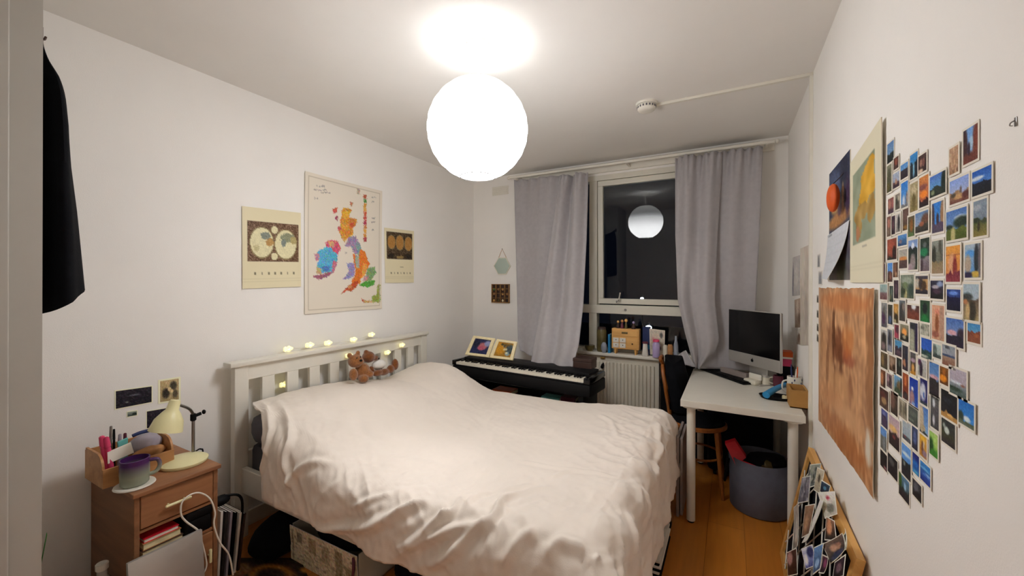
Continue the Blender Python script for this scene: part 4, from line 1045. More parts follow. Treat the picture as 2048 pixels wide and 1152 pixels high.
B().box(xb - .010, xb - .007, SY - .03, SY + .062, SILL, hb).box(xb + .007, xb + .010, SY - .03, SY + .062, SILL, hb).box(xb - .010, xb + .010, SY - .033, SY - .03, SILL, hb).obj('cover', 'blue_plastic', t)
# navy box behind, cream vase, white card, bottles, cups, grey bottle
t = thing('navy_carton', (sx(1289), SY + .06, SILL), 'tall navy blue carton standing right of the miniature chest', 'carton')
B().box(sx(1283), sx(1298), SY + .04, SY + .09, SILL, sz(1290, 654, SY + .04), .002).obj('body', 'navy', t)
B().box(sx(1283) + .002, sx(1298) - .002, SY + .038, SY + .04, SILL + .05, SILL + .09).obj('front_label', 'blue_plastic', t)
jar('vase', 1284, 1297, 684, 'white_matt', 'cream conical vase with a dark red rim, right of the chest', 'vase', [(.9, 0), (1, .05), (.75, .6), (.6, 1)], lid='maroon', y=SY - .02)
qa = [hy(*q_, SY + .03) for q_ in ((1299, 657), (1330, 661), (1329, 698), (1300, 697))]
qa[2].z = qa[3].z = SILL + .01
o = card('greeting_card', qa, paint('g c8beb0 b8ae9c|b .35 .4 .25 .2 c08a86|b .5 .25 .4 .1 d2c2b2|b .8 .2 .12 .12 5a5a58|b .5 .75 .3 .12 2a2424|r .05 .95 .85 1 cfc6b4', 24, 24, 90), .003, .006)
setp(o, 'white greeting card with a pinkish picture propped on the sill', 'card')
jar('lotion_bottle', 1305, 1320, 680, 'lilac', 'lilac bottle with a pink cap in front of the greeting card', 'bottle', [(.85, 0), (1, .05), (1, .75), (.6, .9)], lid='pink', y=SY - .04)
jar('white_cup', 1326, 1336, 690, 'off_white', 'off-white little cup right of the lilac bottle', 'cup', y=SY)
jar('pink_cup', 1335, 1346, 689, 'tan_leather', 'small pinkish brown cup right of the off-white one', 'cup', y=SY - .02)
jar('glass_bottle', 1347, 1357, 672, 'grey_glass', 'grey blue glass bottle beside the right curtain on the sill', 'bottle', [(.9, 0), (1, .1), (1, .6), (.5, .8), (.45, 1)], y=SY)

# ------------------------------------------------------------------ desk
DX0, DX1, DY0, DY1, DZ = -.262, .352, 2.60, 3.60, .745
t = thing('desk', (.05, 3.1, 0), 'white rectangular desk on round legs by the right wall', 'desk')
B().box(DX0, DX1, DY0, DY1, DZ - .04, DZ, .002).obj('desktop', 'desk_white', t)
for x, y in ((DX0 + .055, DY0 + .055), (DX1 - .05, DY0 + .055), (DX0 + .055, DY1 - .055), (DX1 - .05, DY1 - .055)):
    lg = B().cyl((x, y, .012), (x, y, DZ - .05), .0245, seg=20).obj('leg', 'white_gloss', t, 40)
    B().cyl((x, y, 0), (x, y, .012), .019, seg=16).obj('foot', 'black', lg, 40)
    B().cyl((x, y, DZ - .05), (x, y, DZ - .04), .05, seg=20).obj('mounting_plate', 'white_gloss', lg, 40)
# computer
cL, cR = Vector((-.01, 3.45, 0)), Vector((.285, 3.09, 0))
dx = (cR - cL).normalized(); nn = Vector((dx.y, -dx.x, 0))
if nn.dot(Vector((0, 0, 0)) - cL) < 0: nn = -nn
Wc = (cR - cL).length; zc0, zc1 = .862, 1.252
Mc = Matrix(((dx.x, -nn.x, 0, cL.x), (dx.y, -nn.y, 0, cL.y), (0, 0, 1, 0), (0, 0, 0, 1)))
t = thing('desktop_computer', ((cL + cR) / 2) + Vector((0, 0, DZ)), 'silver all-in-one desktop computer with a black screen', 'computer')
B().box(0, Wc, 0, .02, zc0, zc1, .006, Mc).box(.06, Wc - .06, .02, .045, zc0 + .08, zc1 - .06, .012, Mc).obj('case', 'silver', t, 40)
B().box(.005, Wc - .005, -.003, 0, zc0 + .082, zc1 - .005, .001, Mc).obj('screen', 'black_gloss', t)
B().box(.004, Wc - .004, -.003, 0, zc0 + .004, zc0 + .079, .001, Mc).obj('chin', 'silver', t)
lgm = Mc @ Matrix.Translation((Wc / 2, -.0035, zc0 + .042))
B().ball((-.004, 0, 0), 1, 2, (.008, .001, .011)).ball((.004, 0, 0), 1, 2, (.008, .001, .011)).ball((.003, 0, .015), 1, 1, (.003, .001, .005), Matrix.Rotation(.5, 4, 'Y')).obj('tmp', 'black', t).name
lo = bpy.data.objects['tmp']; lo.name = 'emblem'; lo.data.transform(Matrix.Translation(-BASE[t.name]) @ lgm @ Matrix.Translation(BASE[t.name]))
B().box(Wc / 2 - .09, Wc / 2 + .09, -.02, .15, DZ, DZ + .008, .002, Mc).box(Wc / 2 - .08, Wc / 2 + .08, .045, .055, DZ + .008, 1.0, .002, Mc).obj('stand', 'silver', t, 40)
# black keyboard
k0, k1, k2 = hz(1412, 738, DZ), hz(1522, 776, DZ), hz(1505, 777, DZ)
ka = (k1 - k0); ka.z = 0; kl = .46; kd = ka.normalized(); kn = Vector((kd.y, -kd.x, 0))
kc = k0 + ka * .45 + Vector((-.0, .0, 0))
Mk = Matrix(((kd.x, -kn.x, 0, kc.x), (kd.y, -kn.y, 0, kc.y), (0, 0, 1, DZ), (0, 0, 0, 1)))
t = thing('keyboard', kc, 'long black keyboard lying on the desk before the computer', 'keyboard')
B().box(-.27, .24, -.065, .065, 0, .014, .004, Mk).obj('case', 'black', t, 40)
kk = B()
for r0 in range(5):
    for c0 in range(18): kk.box(-.258 + c0 * .0273, -.258 + c0 * .0273 + .0235, -.055 + r0 * .0222, -.055 + r0 * .0222 + .018, .014, .020, 0, Mk)
o = kk.obj('keys', 'black', t); o['kind'] = 'stuff'
# items before the computer
def onz(px, py, z=DZ): return hz(px, py, z)
def paperstack(pa, pb, depth, h, m, lb, name='papers', cat='papers'):
    a_, b2 = onz(*pa), onz(*pb); d = (b2 - a_); L2 = d.length; d.normalize(); n2 = Vector((-d.y, d.x, 0))
    M2 = Matrix(((d.x, n2.x, 0, a_.x), (d.y, n2.y, 0, a_.y), (0, 0, 1, DZ), (0, 0, 0, 1)))
    t_ = thing(name, (a_ + b2) / 2, lb, cat)
    nl_ = 5
    for k in range(nl_): B().box(.003 * (k % 2), L2 - .004 * ((k + 1) % 3), .002 * (k % 3), depth - .003 * (k % 2), h * k / nl_, h * (k + 1) / nl_ - .0006, 0, M2).obj('sheet', m, t_)
paperstack((1440, 748), (1493, 764), .03, .055, 'dull_grey', 'stack of greyish envelopes between the keyboard and the computer')
pc = Vector((.135, 3.24, DZ))
t = thing('glasses_case', pc, 'pale open glasses case on the desk near the mugs', 'case')
B().box(-.05, .05, -.03, .03, 0, .035, .012, Matrix.Translation(pc) @ Matrix.Rotation(-.8, 4, 'Z')).obj('case_base', 'off_white', t, 40)
B().box(-.05, .05, .02, .034, .03, .07, .006, Matrix.Translation(pc) @ Matrix.Rotation(-.8, 4, 'Z')).obj('case_lid', 'white_gloss', t, 40)
t = thing('tin', (.19, 3.16, DZ), 'pale patterned tin left of the maroon mug', 'tin')
p_ = onz(1531, 770)
B().cyl((p_.x, p_.y, DZ), (p_.x, p_.y, DZ + .055), .028, seg=20, bev=.002).obj('body', 'off_white', t, 40)
B().cyl((p_.x, p_.y, DZ + .055), (p_.x, p_.y, DZ + .068), .029, seg=20, bev=.003).obj('lid', 'silver', t, 40)
def mug(px, py, r, h, m, lb, rimm=None, at=None):
    p_ = onz(px, py); c_ = Vector(at) if at else Vector((p_.x, p_.y + r, DZ)); t_ = thing('mug', c_, lb, 'mug')
    B().lathe([(0, 0), (r * .9, 0), (r, .004), (r, h), (r - .004, h), (r - .005, .008), (0, .007)], c_, 28).obj('body', m, t_, 50)
    B().tube([c_ + Vector((-r, 0, h * .8)), c_ + Vector((-r - .022, -.01, h * .72)), c_ + Vector((-r - .024, -.012, h * .4)), c_ + Vector((-r, -.004, h * .22))], .005, 8).obj('handle', rimm or m, t_, 60)
    return c_
mug(1557, 775, .030, .075, 'maroon', 'maroon mug on the desk right of the tin', 'off_white')
pm = mug(1588, 776, .037, .13, 'white_matt', 'tall white mug with dark spots holding pens, beside the conduit', None, (.345, 2.98, DZ))
for i, (dx_, dy_, hh, m_, lb) in enumerate(((-.01, .012, .20, 'navy', 'dark blue pen in the white spotted mug'), (.012, .005, .19, 'orange_ball', 'orange pen in the white spotted mug'), (.005, -.012, .18, 'white_matt', 'white pen in the white spotted mug'))):
    t_ = thing('pen', pm + Vector((dx_ * .5, dy_ * .5, .01)), lb, 'pen', 'pens in the spotted mug')
    a_ = pm + Vector((dx_ * .5, dy_ * .5, .01)); b2 = pm + Vector((dx_ * 1.5, dy_ * 1.5, hh))
    B().cyl(a_, a_ + (b2 - a_) * .8, .0045, seg=8).obj('barrel', m_, t_, 40); B().cyl(a_ + (b2 - a_) * .8, b2, .005, .002, 8).obj('tip', m_, t_, 40)
sp_ = B()
for k in range(8):
    a_ = 3.6 + k * .35; sp_.ball(pm + Vector((0.0365 * math.cos(a_), .0365 * math.sin(a_), .06 + .018 * (k % 4))), .008, 1, (.5, .5, 1))
sp_.obj('spots', 'navy', bpy.data.objects['mug.002'] if 'mug.002' in bpy.data.objects else None)
# black tray with a blue brush
p_ = onz(1552, 797); tcn = Vector((p_.x, p_.y, DZ))
t = thing('black_tray', tcn, 'shallow black tray at the front of the desk', 'tray')
B().lathe([(0, 0), (.078, 0), (.09, .018), (.086, .018), (.074, .005), (0, .005)], tcn, 28, Matrix.Diagonal((1, .75, 1, 1))).obj('body', 'black', t, 50)
a_, b2 = hz(1532, 790, DZ + .03), hz(1571, 769, DZ + .055)
t = thing('brush', tcn + Vector((0, 0, .02)), 'bright blue brush lying across the black tray', 'brush')
B().tube([a_, a_.lerp(b2, .4) + Vector((0, 0, .006)), b2], lambda s_: .021 - .007 * s_, 10).obj('handle', 'blue_plastic', t, 60)
B().box(-.02, .02, -.012, .012, -.02, -.004, .004, Matrix.Translation(a_.lerp(b2, .15)) @ Matrix.Rotation(.9, 4, 'Z')).obj('bristles', 'black', t)
t = thing('small_candle', tcn + Vector((.055, -.01, .005)), 'small cream candle in the black tray', 'candle')
cc = tcn + Vector((.045, -.012, .006))
B().cyl(cc, cc + Vector((0, 0, .02)), .016, seg=16, bev=.002).obj('wax', 'cream_paper', t, 40)
B().cyl(cc + Vector((0, 0, .02)), cc + Vector((0, 0, .028)), .001, seg=6).obj('wick', 'black', t)
# cardboard box by the wall
a_, b2 = onz(1581, 813), onz(1619, 818)
t = thing('cardboard_box', (.34, 2.78, DZ), 'brown cardboard box on the desk corner against the wall', 'box')
x0_, x1_ = .298, XR - .004
y0_ = 2.738; zt_ = hy(1600, 782, y0_).z
B().box(x0_, x1_, y0_, y0_ + .012, DZ, zt_).box(x0_, x1_, y0_ + .16, y0_ + .172, DZ, zt_).box(x0_, x0_ + .01, y0_ + .012, y0_ + .16, DZ, zt_).box(x1_ - .01, x1_, y0_ + .012, y0_ + .16, DZ, zt_).box(x0_, x1_, y0_, y0_ + .17, DZ, DZ + .006).obj('body', 'cardboard', t)
B().box(x0_ + .012, x1_ - .012, y0_ + .172, y0_ + .176, zt_ - .06, zt_ - .002).obj('flap', 'cardboard', t)
# books behind the computer by the wall
zz_ = DZ
for i, (hh, c_, lb) in enumerate(((.09, 'black', 'black speaker box behind the computer against the wall'),)):
    t = thing('speaker_box', (.33, 3.3, DZ), lb, 'speaker')
    B().box(.285, .375, 3.26, 3.36, DZ, DZ + .14, .006).obj('body', 'black', t, 40)
    B().cyl((.33, 3.26, DZ + .08), (.33, 3.257, DZ + .08), .03, seg=24).obj('cone', 'dark_cloth', t)
zz_ = DZ + .14
for i, (hh, c_, w2, lb) in enumerate(((.05, 'pink', .075, 'pink book stacked on the black speaker'), (.012, 'white_paper', .08, 'thin white book in the stack beside the computer'), (.035, 'orange_ball', .082, 'orange red book topmost beside the computer'))):
    t = thing('book', (.33, 3.31, zz_), lb, 'book', 'books stacked beside the computer')
    B().box(.29, .29 + w2 - .003, 3.262, 3.356, zz_ + .002, zz_ + hh - .002).obj('pages', 'cream_paper', t)
    B().box(.288, .288 + w2, 3.26, 3.358, zz_, zz_ + .002).box(.288, .288 + w2, 3.26, 3.358, zz_ + hh - .002, zz_ + hh).box(.288, .288 + w2, 3.257, 3.26, zz_, zz_ + hh).obj('cover', c_, t)
    zz_ += hh

# ------------------------------------------------------------------ chair with jacket
cc = Vector((-.205, 3.18, 0)); SR = .19
t = thing('bentwood_chair', cc, 'bentwood chair with a round seat pushed under the desk', 'chair')
B().lathe([(0, .452), (SR - .03, .450), (SR - .01, .458), (SR, .45), (SR, .432), (SR - .015, .425), (0, .425)], cc, 40).obj('seat', 'bentwood', t, 50)
B().lathe([(0, .485), (SR - .05, .482), (SR - .02, .472), (SR - .012, .46), (SR - .03, .4585), (0, .4585)], cc, 36).obj('cushion', 'black_cloth', t, 60)
for sx_, sy_ in ((-1, -1), (-1, 1), (1, -1), (1, 1)):
    p_ = cc + Vector((sx_ * .125, sy_ * .125, 0)); q2 = cc + Vector((sx_ * .165, sy_ * .165, 0))
    B().cyl((q2.x, q2.y, 0), (p_.x, p_.y, .43), .012, .016, 12).obj('leg', 'bentwood', t, 40)
B().tube([cc + Vector((.155 * math.cos(a), .155 * math.sin(a), .23)) for a in np.linspace(0, 2 * PI, 20, endpoint=False)], .008, 8, True, 2).obj('stretcher_ring', 'bentwood', t, 60)
hoop = [hx(1347, 838, -.385), hx(1334, 790, -.41), hx(1326, 745, -.44), hx(1325, 715, -.46)]
top_ = hoop[-1]; far = [Vector((h_.x, 2 * 3.20 - h_.y + .06, h_.z)) for h_ in hoop]
mid = [Vector((-.47, 3.2, .93))]
B().tube(hoop + [Vector((top_.x, (top_.y + far[-1].y) / 2, top_.z + .015))] + far[::-1], .013, 12, sub=6).obj('back_hoop', 'bentwood', t, 60)
B().tube([Vector((-.385, 3.13, .45)), Vector((-.43, 3.16, .7)), Vector((-.44, 3.2, .78)), Vector((-.43, 3.26, .7)), Vector((-.385, 3.29, .45))], .010, 10).obj('inner_hoop', 'bentwood', t, 60)
def jacket(u, v):
    # draped over the chair back: u around, v down
    a = 2 * PI * u
    z = .865 - .36 * v
    y = 3.27 + (.10 + .06 * sst(0, .3, v)) * math.cos(a)
    x = -.375 + (.055 + .03 * v) * math.sin(a) + .012 * math.sin(4 * a + 5 * v)
    return (x + .05 * v, y, z - .03 * math.cos(2 * a) * (1 - v))
me = grid_mesh('jacket', jacket, 40, 24)
bmx = bmesh.new(); bmx.from_mesh(me); bmesh.ops.remove_doubles(bmx, verts=bmx.verts, dist=.0005); bmesh.ops.holes_fill(bmx, edges=[e for e in bmx.edges if e.is_boundary], sides=0); bmx.to_mesh(me); bmx.free()
setp(link_mesh('jacket', me, MATS['black_cloth'], smooth=60), 'black jacket draped over the bentwood chair back', 'jacket')
# black boxes and cloth at the back under the desk
t = thing('suitcase', (.1, 3.5, 0), 'dark navy suitcase standing at the back under the desk', 'suitcase')
B().box(-.15, .27, 3.36, 3.56, .036, .66, .03).obj('shell', 'dark_cloth', t, 40)
B().tube([(-.02, 3.46, .655), (-.02, 3.46, .685), (.10, 3.46, .685), (.10, 3.46, .655)], .008, 8, sub=0).obj('handle', 'black', t)
for x in (-.1, .18):
    for y in (3.40, 3.52): B().cyl((x - .01, y, .018), (x + .01, y, .018), .018, seg=12).obj('wheel', 'black', t, 40)
t = thing('black_board', (-.4, 3.6, 0), 'black board leaning between the radiator and the desk', 'board')
B().box(-.52, -.02, 3.612, 3.63, 0, .755, .003).obj('panel', 'black', t)
B().box(-.52, -.02, 3.606, 3.612, .735, .755).obj('edge_strip', 'black_gloss', t)
# pale slim panel by the bed foot
t = thing('folding_table', (-.285, 2.75, 0), 'slim folded pale grey table standing between bed foot and desk leg', 'table')
wb_ = hz(1350, 1036); 
B().box(-.292, -.275, 2.665, 2.98, 0, .495, .003).obj('top_leaf', 'dull_grey', t)
B().box(-.271, -.255, 2.675, 2.97, .01, .485, .003).obj('bottom_leaf', 'dull_grey', t)
B().cyl((-.273, 2.68, .48), (-.273, 2.96, .48), .004, seg=8).obj('hinge', 'steel', t)

# ------------------------------------------------------------------ grey tub and contents
tc_ = Vector((.165, 3.03, 0))
t = thing('storage_tub', tc_, 'round grey felt storage tub standing under the desk', 'tub')
B().lathe([(0, 0), (.155, 0), (.165, .01), (.172, .325), (.168, .33), (.163, .325), (.156, .02), (0, .015)], tc_, 48).obj('wall_panel', 'tub_felt', t, 50)
for s_ in (-1, 1):
    B().tube([tc_ + Vector((s_ * .172, -.05, .30)), tc_ + Vector((s_ * .19, -.03, .18)), tc_ + Vector((s_ * .195, 0, .13)), tc_ + Vector((s_ * .19, .03, .18)), tc_ + Vector((s_ * .172, .05, .30))], .008, 8).obj('handle', 'black', t, 60)
p0_, p1_ = hy(1459, 895, 2.95), hy(1555, 955, 2.93)
t = thing('dustpan_brush', tc_ + Vector((-.1, -.05, .3)), 'bright red dustpan leaning out of the grey tub', 'dustpan')
d = (p1_ - p0_).normalized()
q4 = [hy(1450, 888, 2.97), hy(1470, 882, 2.99), hy(1492, 915, 2.95), hy(1472, 932, 2.92)]
B().prism(q4, (0, .03, .01)).obj('pan', 'red_plastic', t)
B().tube([hy(1482, 922, 2.94), hy(1520, 938, 2.93), hy(1548, 958, 2.94)], .008, 8).obj('handle', 'red_plastic', t, 60)
lump('dark_scarf', tc_ + Vector((.04, .02, .30)), .10, (1.1, 1, .5), 'dark_cloth', 'dark scarf bundled inside the grey tub', 'scarf', 8)
lump('green_cloth', hy(1535, 935, 2.98), .045, (1, .8, 1.0), 'olive_glass', 'olive green cloth sticking out of the grey tub', 'cloth', 9)

# ------------------------------------------------------------------ under and around the bed
# striped bag at the foot
t = thing('striped_bag', (-.37, 2.15, 0), 'black and white striped bag on the floor at the bed foot', 'bag')
for k in range(8):
    z = .012 + .014 * k
    B().box(-.48, -.295 + .004 * (k % 3), 2.02, 2.37, z - .007 if k else 0, z + .007, .004).obj('stripe_band', 'white_matt' if k % 2 else 'black_cloth', t)
B().tube([(-.33, 2.1, .11), (-.32, 2.12, .17), (-.33, 2.2, .17), (-.34, 2.22, .11)], .007, 8).obj('handle', 'black_cloth', t, 60)
lump('black_shoe', Vector((-.34, 2.47, .045)), .05, (.9, 2.2, .9), 'black_cloth', 'black shoe on the floor behind the striped bag', 'shoe', 4)
# white basket with printed blocks
q_ = [hy(582, 1058, 1.27), hy(715, 1105, 1.27)]
bx0, bx1, by0, by1, bzt = -2.00, -1.50, 1.275, 1.60, .19
t = thing('storage_basket', (-1.75, 1.43, 0), 'cream fabric storage basket with printed blocks under the bed', 'basket')
sp = 'g b9b09a b0a68e|s 90 .022 .05 .95 7f7764 8a826c 6f6a58 d0c8b0|r .03 .05 .1 .9 857d68|r .12 .2 .1 .35 777060|r .3 .42 .1 .5 8a8068|r .5 .62 .15 .6 8f8872|r .7 .8 .1 .8 7c745e|r .85 .95 .4 .9 86806a'
card('front_panel', [(bx0, by0, bzt), (bx1, by0, bzt), (bx1, by0 + .01, 0.001), (bx0, by0 + .01, 0.001)], paint(sp, 70, 30, 3, 16), .004, 0, parent=t, k=1.6)
B().box(bx0, bx1, by1 - .006, by1, .0, bzt).box(bx0, bx0 + .006, by0 + .012, by1 - .006, 0, bzt).box(bx1 - .006, bx1, by0 + .012, by1 - .006, 0, bzt).box(bx0, bx1, by0 + .012, by1, 0, .005).obj('body', 'off_white', t)
B().tube([(bx1 - .02, by0 - .004, bzt - .01), (bx1 + .0, by0 - .02, bzt - .05), (bx1 - .02, by0 - .008, bzt - .09)], .007, 8).obj('strap', 'maroon', t, 60)
lump('folded_clothes', Vector((-1.75, 1.43, .15)), .13, (1.5, .9, .4), 'dark_cloth', 'dark clothes filling the cream basket under the bed', 'clothes', 14)
# crumpled dark bags under the bed
lump('holdall', Vector((-2.09, 1.30, .115)), .14, (.66, 1.25, .8), 'black_cloth', 'black holdall under the bed beside the cream basket', 'bag', 11)
lump('holdall', Vector((-1.22, 1.45, .10)), .12, (1.6, 1.0, .8), 'dark_cloth', 'dark bag under the bed right of the cream basket', 'bag', 12)
# magazines standing between cabinet and bed
for i in range(6):
    y = 1.005 + .018 * i; m_ = ('white_paper', 'dark_print', 'grey_pouch', 'black', 'white_paper', 'dark_brown')[i]
    t = thing('magazine', (-2.28, y, 0), ('white magazine standing closest to the bedside cabinet', 'dark magazine second in the row beside the cabinet', 'grey magazine third in the row beside the cabinet', 'black folder in the row beside the cabinet', 'white folder fifth in the row beside the cabinet', 'brown magazine nearest the bed in the row')[i], 'magazine', 'magazines beside the cabinet')
    h_ = .34 - .012 * i; th_ = .009
    Mm = Matrix.Translation((0, y, 0)) @ Matrix.Rotation(-.05 - .012 * i, 4, 'X')
    B().box(-2.42, -2.15, .001, th_ - .001, .002, h_, 0, Mm).obj('pages', 'white_paper', t)
    B().box(-2.422, -2.146, -.0005, .001, 0, h_ + .002, 0, Mm).box(-2.422, -2.146, th_ - .001, th_ + .0005, 0, h_ + .002, 0, Mm).box(-2.149, -2.146, 0, th_, 0, h_ + .002, 0, Mm).obj('cover', m_, t)
lump('charger', Vector((-2.17, 1.03, .385)), .03, (1, 1.4, .8), 'black', 'black power adapter lying on the magazines by the bed post', 'charger', 6)
B().tube([(-2.17, 1.05, .40), (-2.15, 1.10, .385), (-2.15, 1.12, .33), (-2.17, 1.12, .2), (-2.21, 1.11, .008)], .006, 8).obj('power_cable', 'black', None, 60, 'black cable falling beside the bed post to the floor', 'cable')
# patterned bag on the floor in front
o = card('patterned_rug', [hz(470, 1118, .004), hz(600, 1118, .004), hz(640, 1210, .004), hz(420, 1210, .004)],
     paint('g 2a1a12 201812|b .55 .4 .3 .25 9a6426|b .55 .4 .2 .16 2c1f18|b .15 .3 .15 .2 6f5030|b .85 .7 .2 .2 8a5a22|b .3 .8 .2 .2 7a2a20|s 20 .05 0 1 b07a34 1c1712 7f4a2a', 40, 30, 31), .006, .0, k=1.5, lift=0)
for v in o.data.vertices: pass
setp(o, 'small dark rug with ochre rings on the floor beside the bed', 'rug')

# ------------------------------------------------------------------ memo board leaning on the right wall
T0, T1 = Vector((.37, 2.55, .60)), Vector((.372, 1.66, .565))
dn = Vector((-.125, 0, -.60)).normalized() * .60
q = [T0, T1, T1 + dn, T0 + dn]                     # far top, near top, near bottom, far bottom
dT = (T1 - T0).normalized(); nB = dT.cross(dn.normalized()).normalized()
if nB.x > 0: nB = -nB
t = thing('memo_board', (.27, 2.1, 0), 'wooden framed memo board leaning on the right wall, full of photos', 'board')
def bp_(u, v, o_=0): return (q[0] * (1 - u) + q[1] * u) * (1 - v) + (q[3] * (1 - u) + q[2] * u) * v + nB * o_
fw, fh = .04, .06
for nm, (u0, u1, v0, v1) in (('frame_rail', (0, 1, 0, fh)), ('frame_rail', (0, 1, 1 - fh, 1)), ('frame_rail', (0, fw, fh, 1 - fh)), ('frame_rail', (1 - fw, 1, fh, 1 - fh))):
    B().prism([bp_(u0, v0, .014), bp_(u1, v0, .014), bp_(u1, v1, .014), bp_(u0, v1, .014)], -nB * .024).obj(nm, 'frame_wood', t)
B().prism([bp_(fw, fh, .002), bp_(1 - fw, fh, .002), bp_(1 - fw, 1 - fh, .002), bp_(fw, 1 - fh, .002)], -nB * .008).obj('cork_panel', 'dark_cloth', t)
nx_ = 6
for s_ in (1, -1):
    for k in range(-3, nx_ + 1):
        pts = []
        for f in np.linspace(0, 1, 9):
            u = (k + (f if s_ > 0 else 1 - f) * 3.2) / nx_
            if fw < u < 1 - fw: pts.append(bp_(u, fh + (1 - 2 * fh) * f, .016))
        if len(pts) > 1: B().tube(pts, .0028, 6, sub=0).obj('elastic_cord', 'white_matt', t)
def bcard(pxs, spec, lb, name='photo_print', off=.02, bend=.0, cat='photo', seed=0, bd=.004):
    p0 = q[0] + nB * off
    gx, gy = sum(a for a, _ in pxs) / 4, sum(b2 for _, b2 in pxs) / 4
    c4 = [hpl(gx + (a - gx) * 1.22, gy + (b2 - gy) * 1.15, p0, nB) for a, b2 in pxs]
    W = H = 16
    o_ = card(name, c4, paint(spec, W, H, 200 + seed), .0012, bd, 'd5cfc4', bend=(lambda u, v: bend * (u * u + (v - .3) ** 2)) if bend else None, k=1.5)
    return setp(o_, lb, cat, 'cards tucked in the memo board')
PEOP = 'g 6a5a50 2e2824|b .4 .4 .18 .2 b08a74|b .65 .45 .15 .2 9a7260|b .5 .85 .4 .2 2c3550'
bl = [
 (((1622, 932), (1640, 930), (1634, 968), (1614, 975)), 'g 8f9488 5a5f5c|s 20 .08 0 1 3c403e b0b2a4', 'grey newspaper clipping at the top corner of the memo board'),
 (((1606, 958), (1620, 955), (1616, 1000), (1598, 1004)), 'g 8a8a92 55525c|s 16 .08 0 1 38363e a6a4aa', 'grey clipping hanging over the far edge of the memo board'),
 (((1636, 938), (1648, 944), (1640, 985), (1630, 978)), 'g b8b09a 8f8872|b .5 .4 .2 .2 50483c', 'cream ticket beside the newspaper clipping on the memo board'),
 (((1645, 962), (1660, 972), (1656, 990), (1642, 984)), 'g 2c4050 1a2230|b .5 .5 .2 .2 4a7a94', 'dark blue photo right of the cream ticket on the memo board'),
 (((1640, 988), (1668, 986), (1672, 1026), (1652, 1034)), 'g d2cec6 b0aca0|b .55 .25 .12 .1 a83a4a|b .6 .7 .3 .2 6a6a60', 'white card with a red mark near the middle of the memo board'),
 (((1640, 1005), (1652, 1010), (1628, 1078), (1612, 1082)), 'g d0ccc6 c2beb6', 'long white paper strip hanging down the memo board'),
 (((1590, 1020), (1602, 1012), (1604, 1090), (1590, 1096)), 'g a09a90 7c7870|b .5 .6 .3 .3 b8b4aa', 'crumpled pale paper at the far side of the memo board'),
 (((1612, 1015), (1628, 1012), (1618, 1065), (1606, 1072)), 'g 8a6a52 5c4436|b .4 .6 .3 .3 a07c60', 'brown photo under the clippings on the memo board'),
 (((1655, 1036), (1668, 1044), (1672, 1080), (1652, 1078)), 'g 8a6048 1e1a18|b .4 .4 .3 .4 b4805e', 'photo of a face below the white card on the memo board'),
 (((1650, 1090), (1692, 1074), (1700, 1104), (1668, 1126)), PEOP, 'white edged photo of two people curling off the memo board'),
 (((1690, 1072), (1700, 1064), (1704, 1094), (1696, 1100)), 'g 1c3034 141a20|b .6 .6 .3 .3 3f7076', 'dark teal photo behind the curling photo on the memo board'),
 (((1606, 1100), (1624, 1092), (1632, 1128), (1614, 1136)), 'g c4c6d4 3a4a8a|b .7 .3 .3 .3 26305c|b .2 .6 .2 .3 d0d0dc', 'blue and white photo low on the memo board'),
 (((1630, 1098), (1646, 1090), (1640, 1136), (1628, 1146)), 'g 5a80b0 2c4668|b .5 .7 .3 .2 88a8c8', 'sky blue photo beside the blue and white one on the memo board'),
 (((1648, 1112), (1664, 1120), (1660, 1150), (1644, 1146)), 'g 3c2234 1c1420|b .5 .4 .3 .3 7a3a5c', 'dark plum photo under the curling photo on the memo board'),
 (((1576, 1108), (1592, 1100), (1594, 1146), (1578, 1150)), 'g 3c2420 241614|b .3 .3 .3 .3 a07a74', 'dark red photo at the bottom far corner of the memo board'),
 (((1672, 1126), (1690, 1112), (1686, 1152), (1668, 1156)), 'g 2a1e2a 181216|b .5 .5 .3 .3 5a4650', 'dark photo at the bottom near corner of the memo board'),
]
for i, (pxs, spc, lb) in enumerate(bl):
    nm = 'photo_print' if 'photo' in lb else 'paper_card'
    bcard(pxs, spc, lb, nm, .018 + .0023 * i, .012 if 'curl' in lb or 'crumpled' in lb or 'strip' in lb else 0, 'photo' if 'photo' in lb else 'card', i)

# ------------------------------------------------------------------ right wall: posters
def noise2(W, H, fx, fy, seed):
    return np.array([[noise.noise(Vector((i * fx / W, j * fy / H, seed))) for i in range(W)] for j in range(H)])
W, H = 84, 90
n1, n2_, n3 = noise2(W, H, 12, 3.5, 2.2), noise2(W, H, 34, 16, 5.1), noise2(W, H, 4, 4, 8.8)
base_ = hx3('b98a62')[None, None] + n1[..., None] * np.array([34, 32, 26]) + n2_[..., None] * np.array([38, 36, 28]) + n3[..., None] * np.array([26, 22, 15])
v, u = np.mgrid[0:H, 0:W]; u = u / W; v = v / H
def blob(cx, cy, rx, ry, c, al=.7):
    global base_
    d = ((u - cx) / rx) ** 2 + ((v - cy) / ry) ** 2 + n2_ * .9; a = (np.clip(1.3 - d, 0, 1) * al)[..., None]; base_ = base_ * (1 - a) + hx3(c) * a
blob(.42, .36, .20, .12, '7a4426', .8); blob(.36, .28, .04, .16, '5c3218', .8); blob(.50, .44, .05, .09, '6a3a20', .8); blob(.62, .40, .10, .06, '9a4a30'); blob(.22, .55, .03, .2, '7c4a2a', .6); blob(.38, .6, .025, .15, '6e4024', .7); blob(.66, .58, .03, .12, '8a5434', .6); blob(.15, .3, .05, .3, 'd2a070', .5); blob(.3, .5, .04, .25, 'd6a878', .5); blob(.45, .62, .2, .1, 'cf9c68', .6); blob(.62, .3, .1, .1, 'cc7c3c', .6)
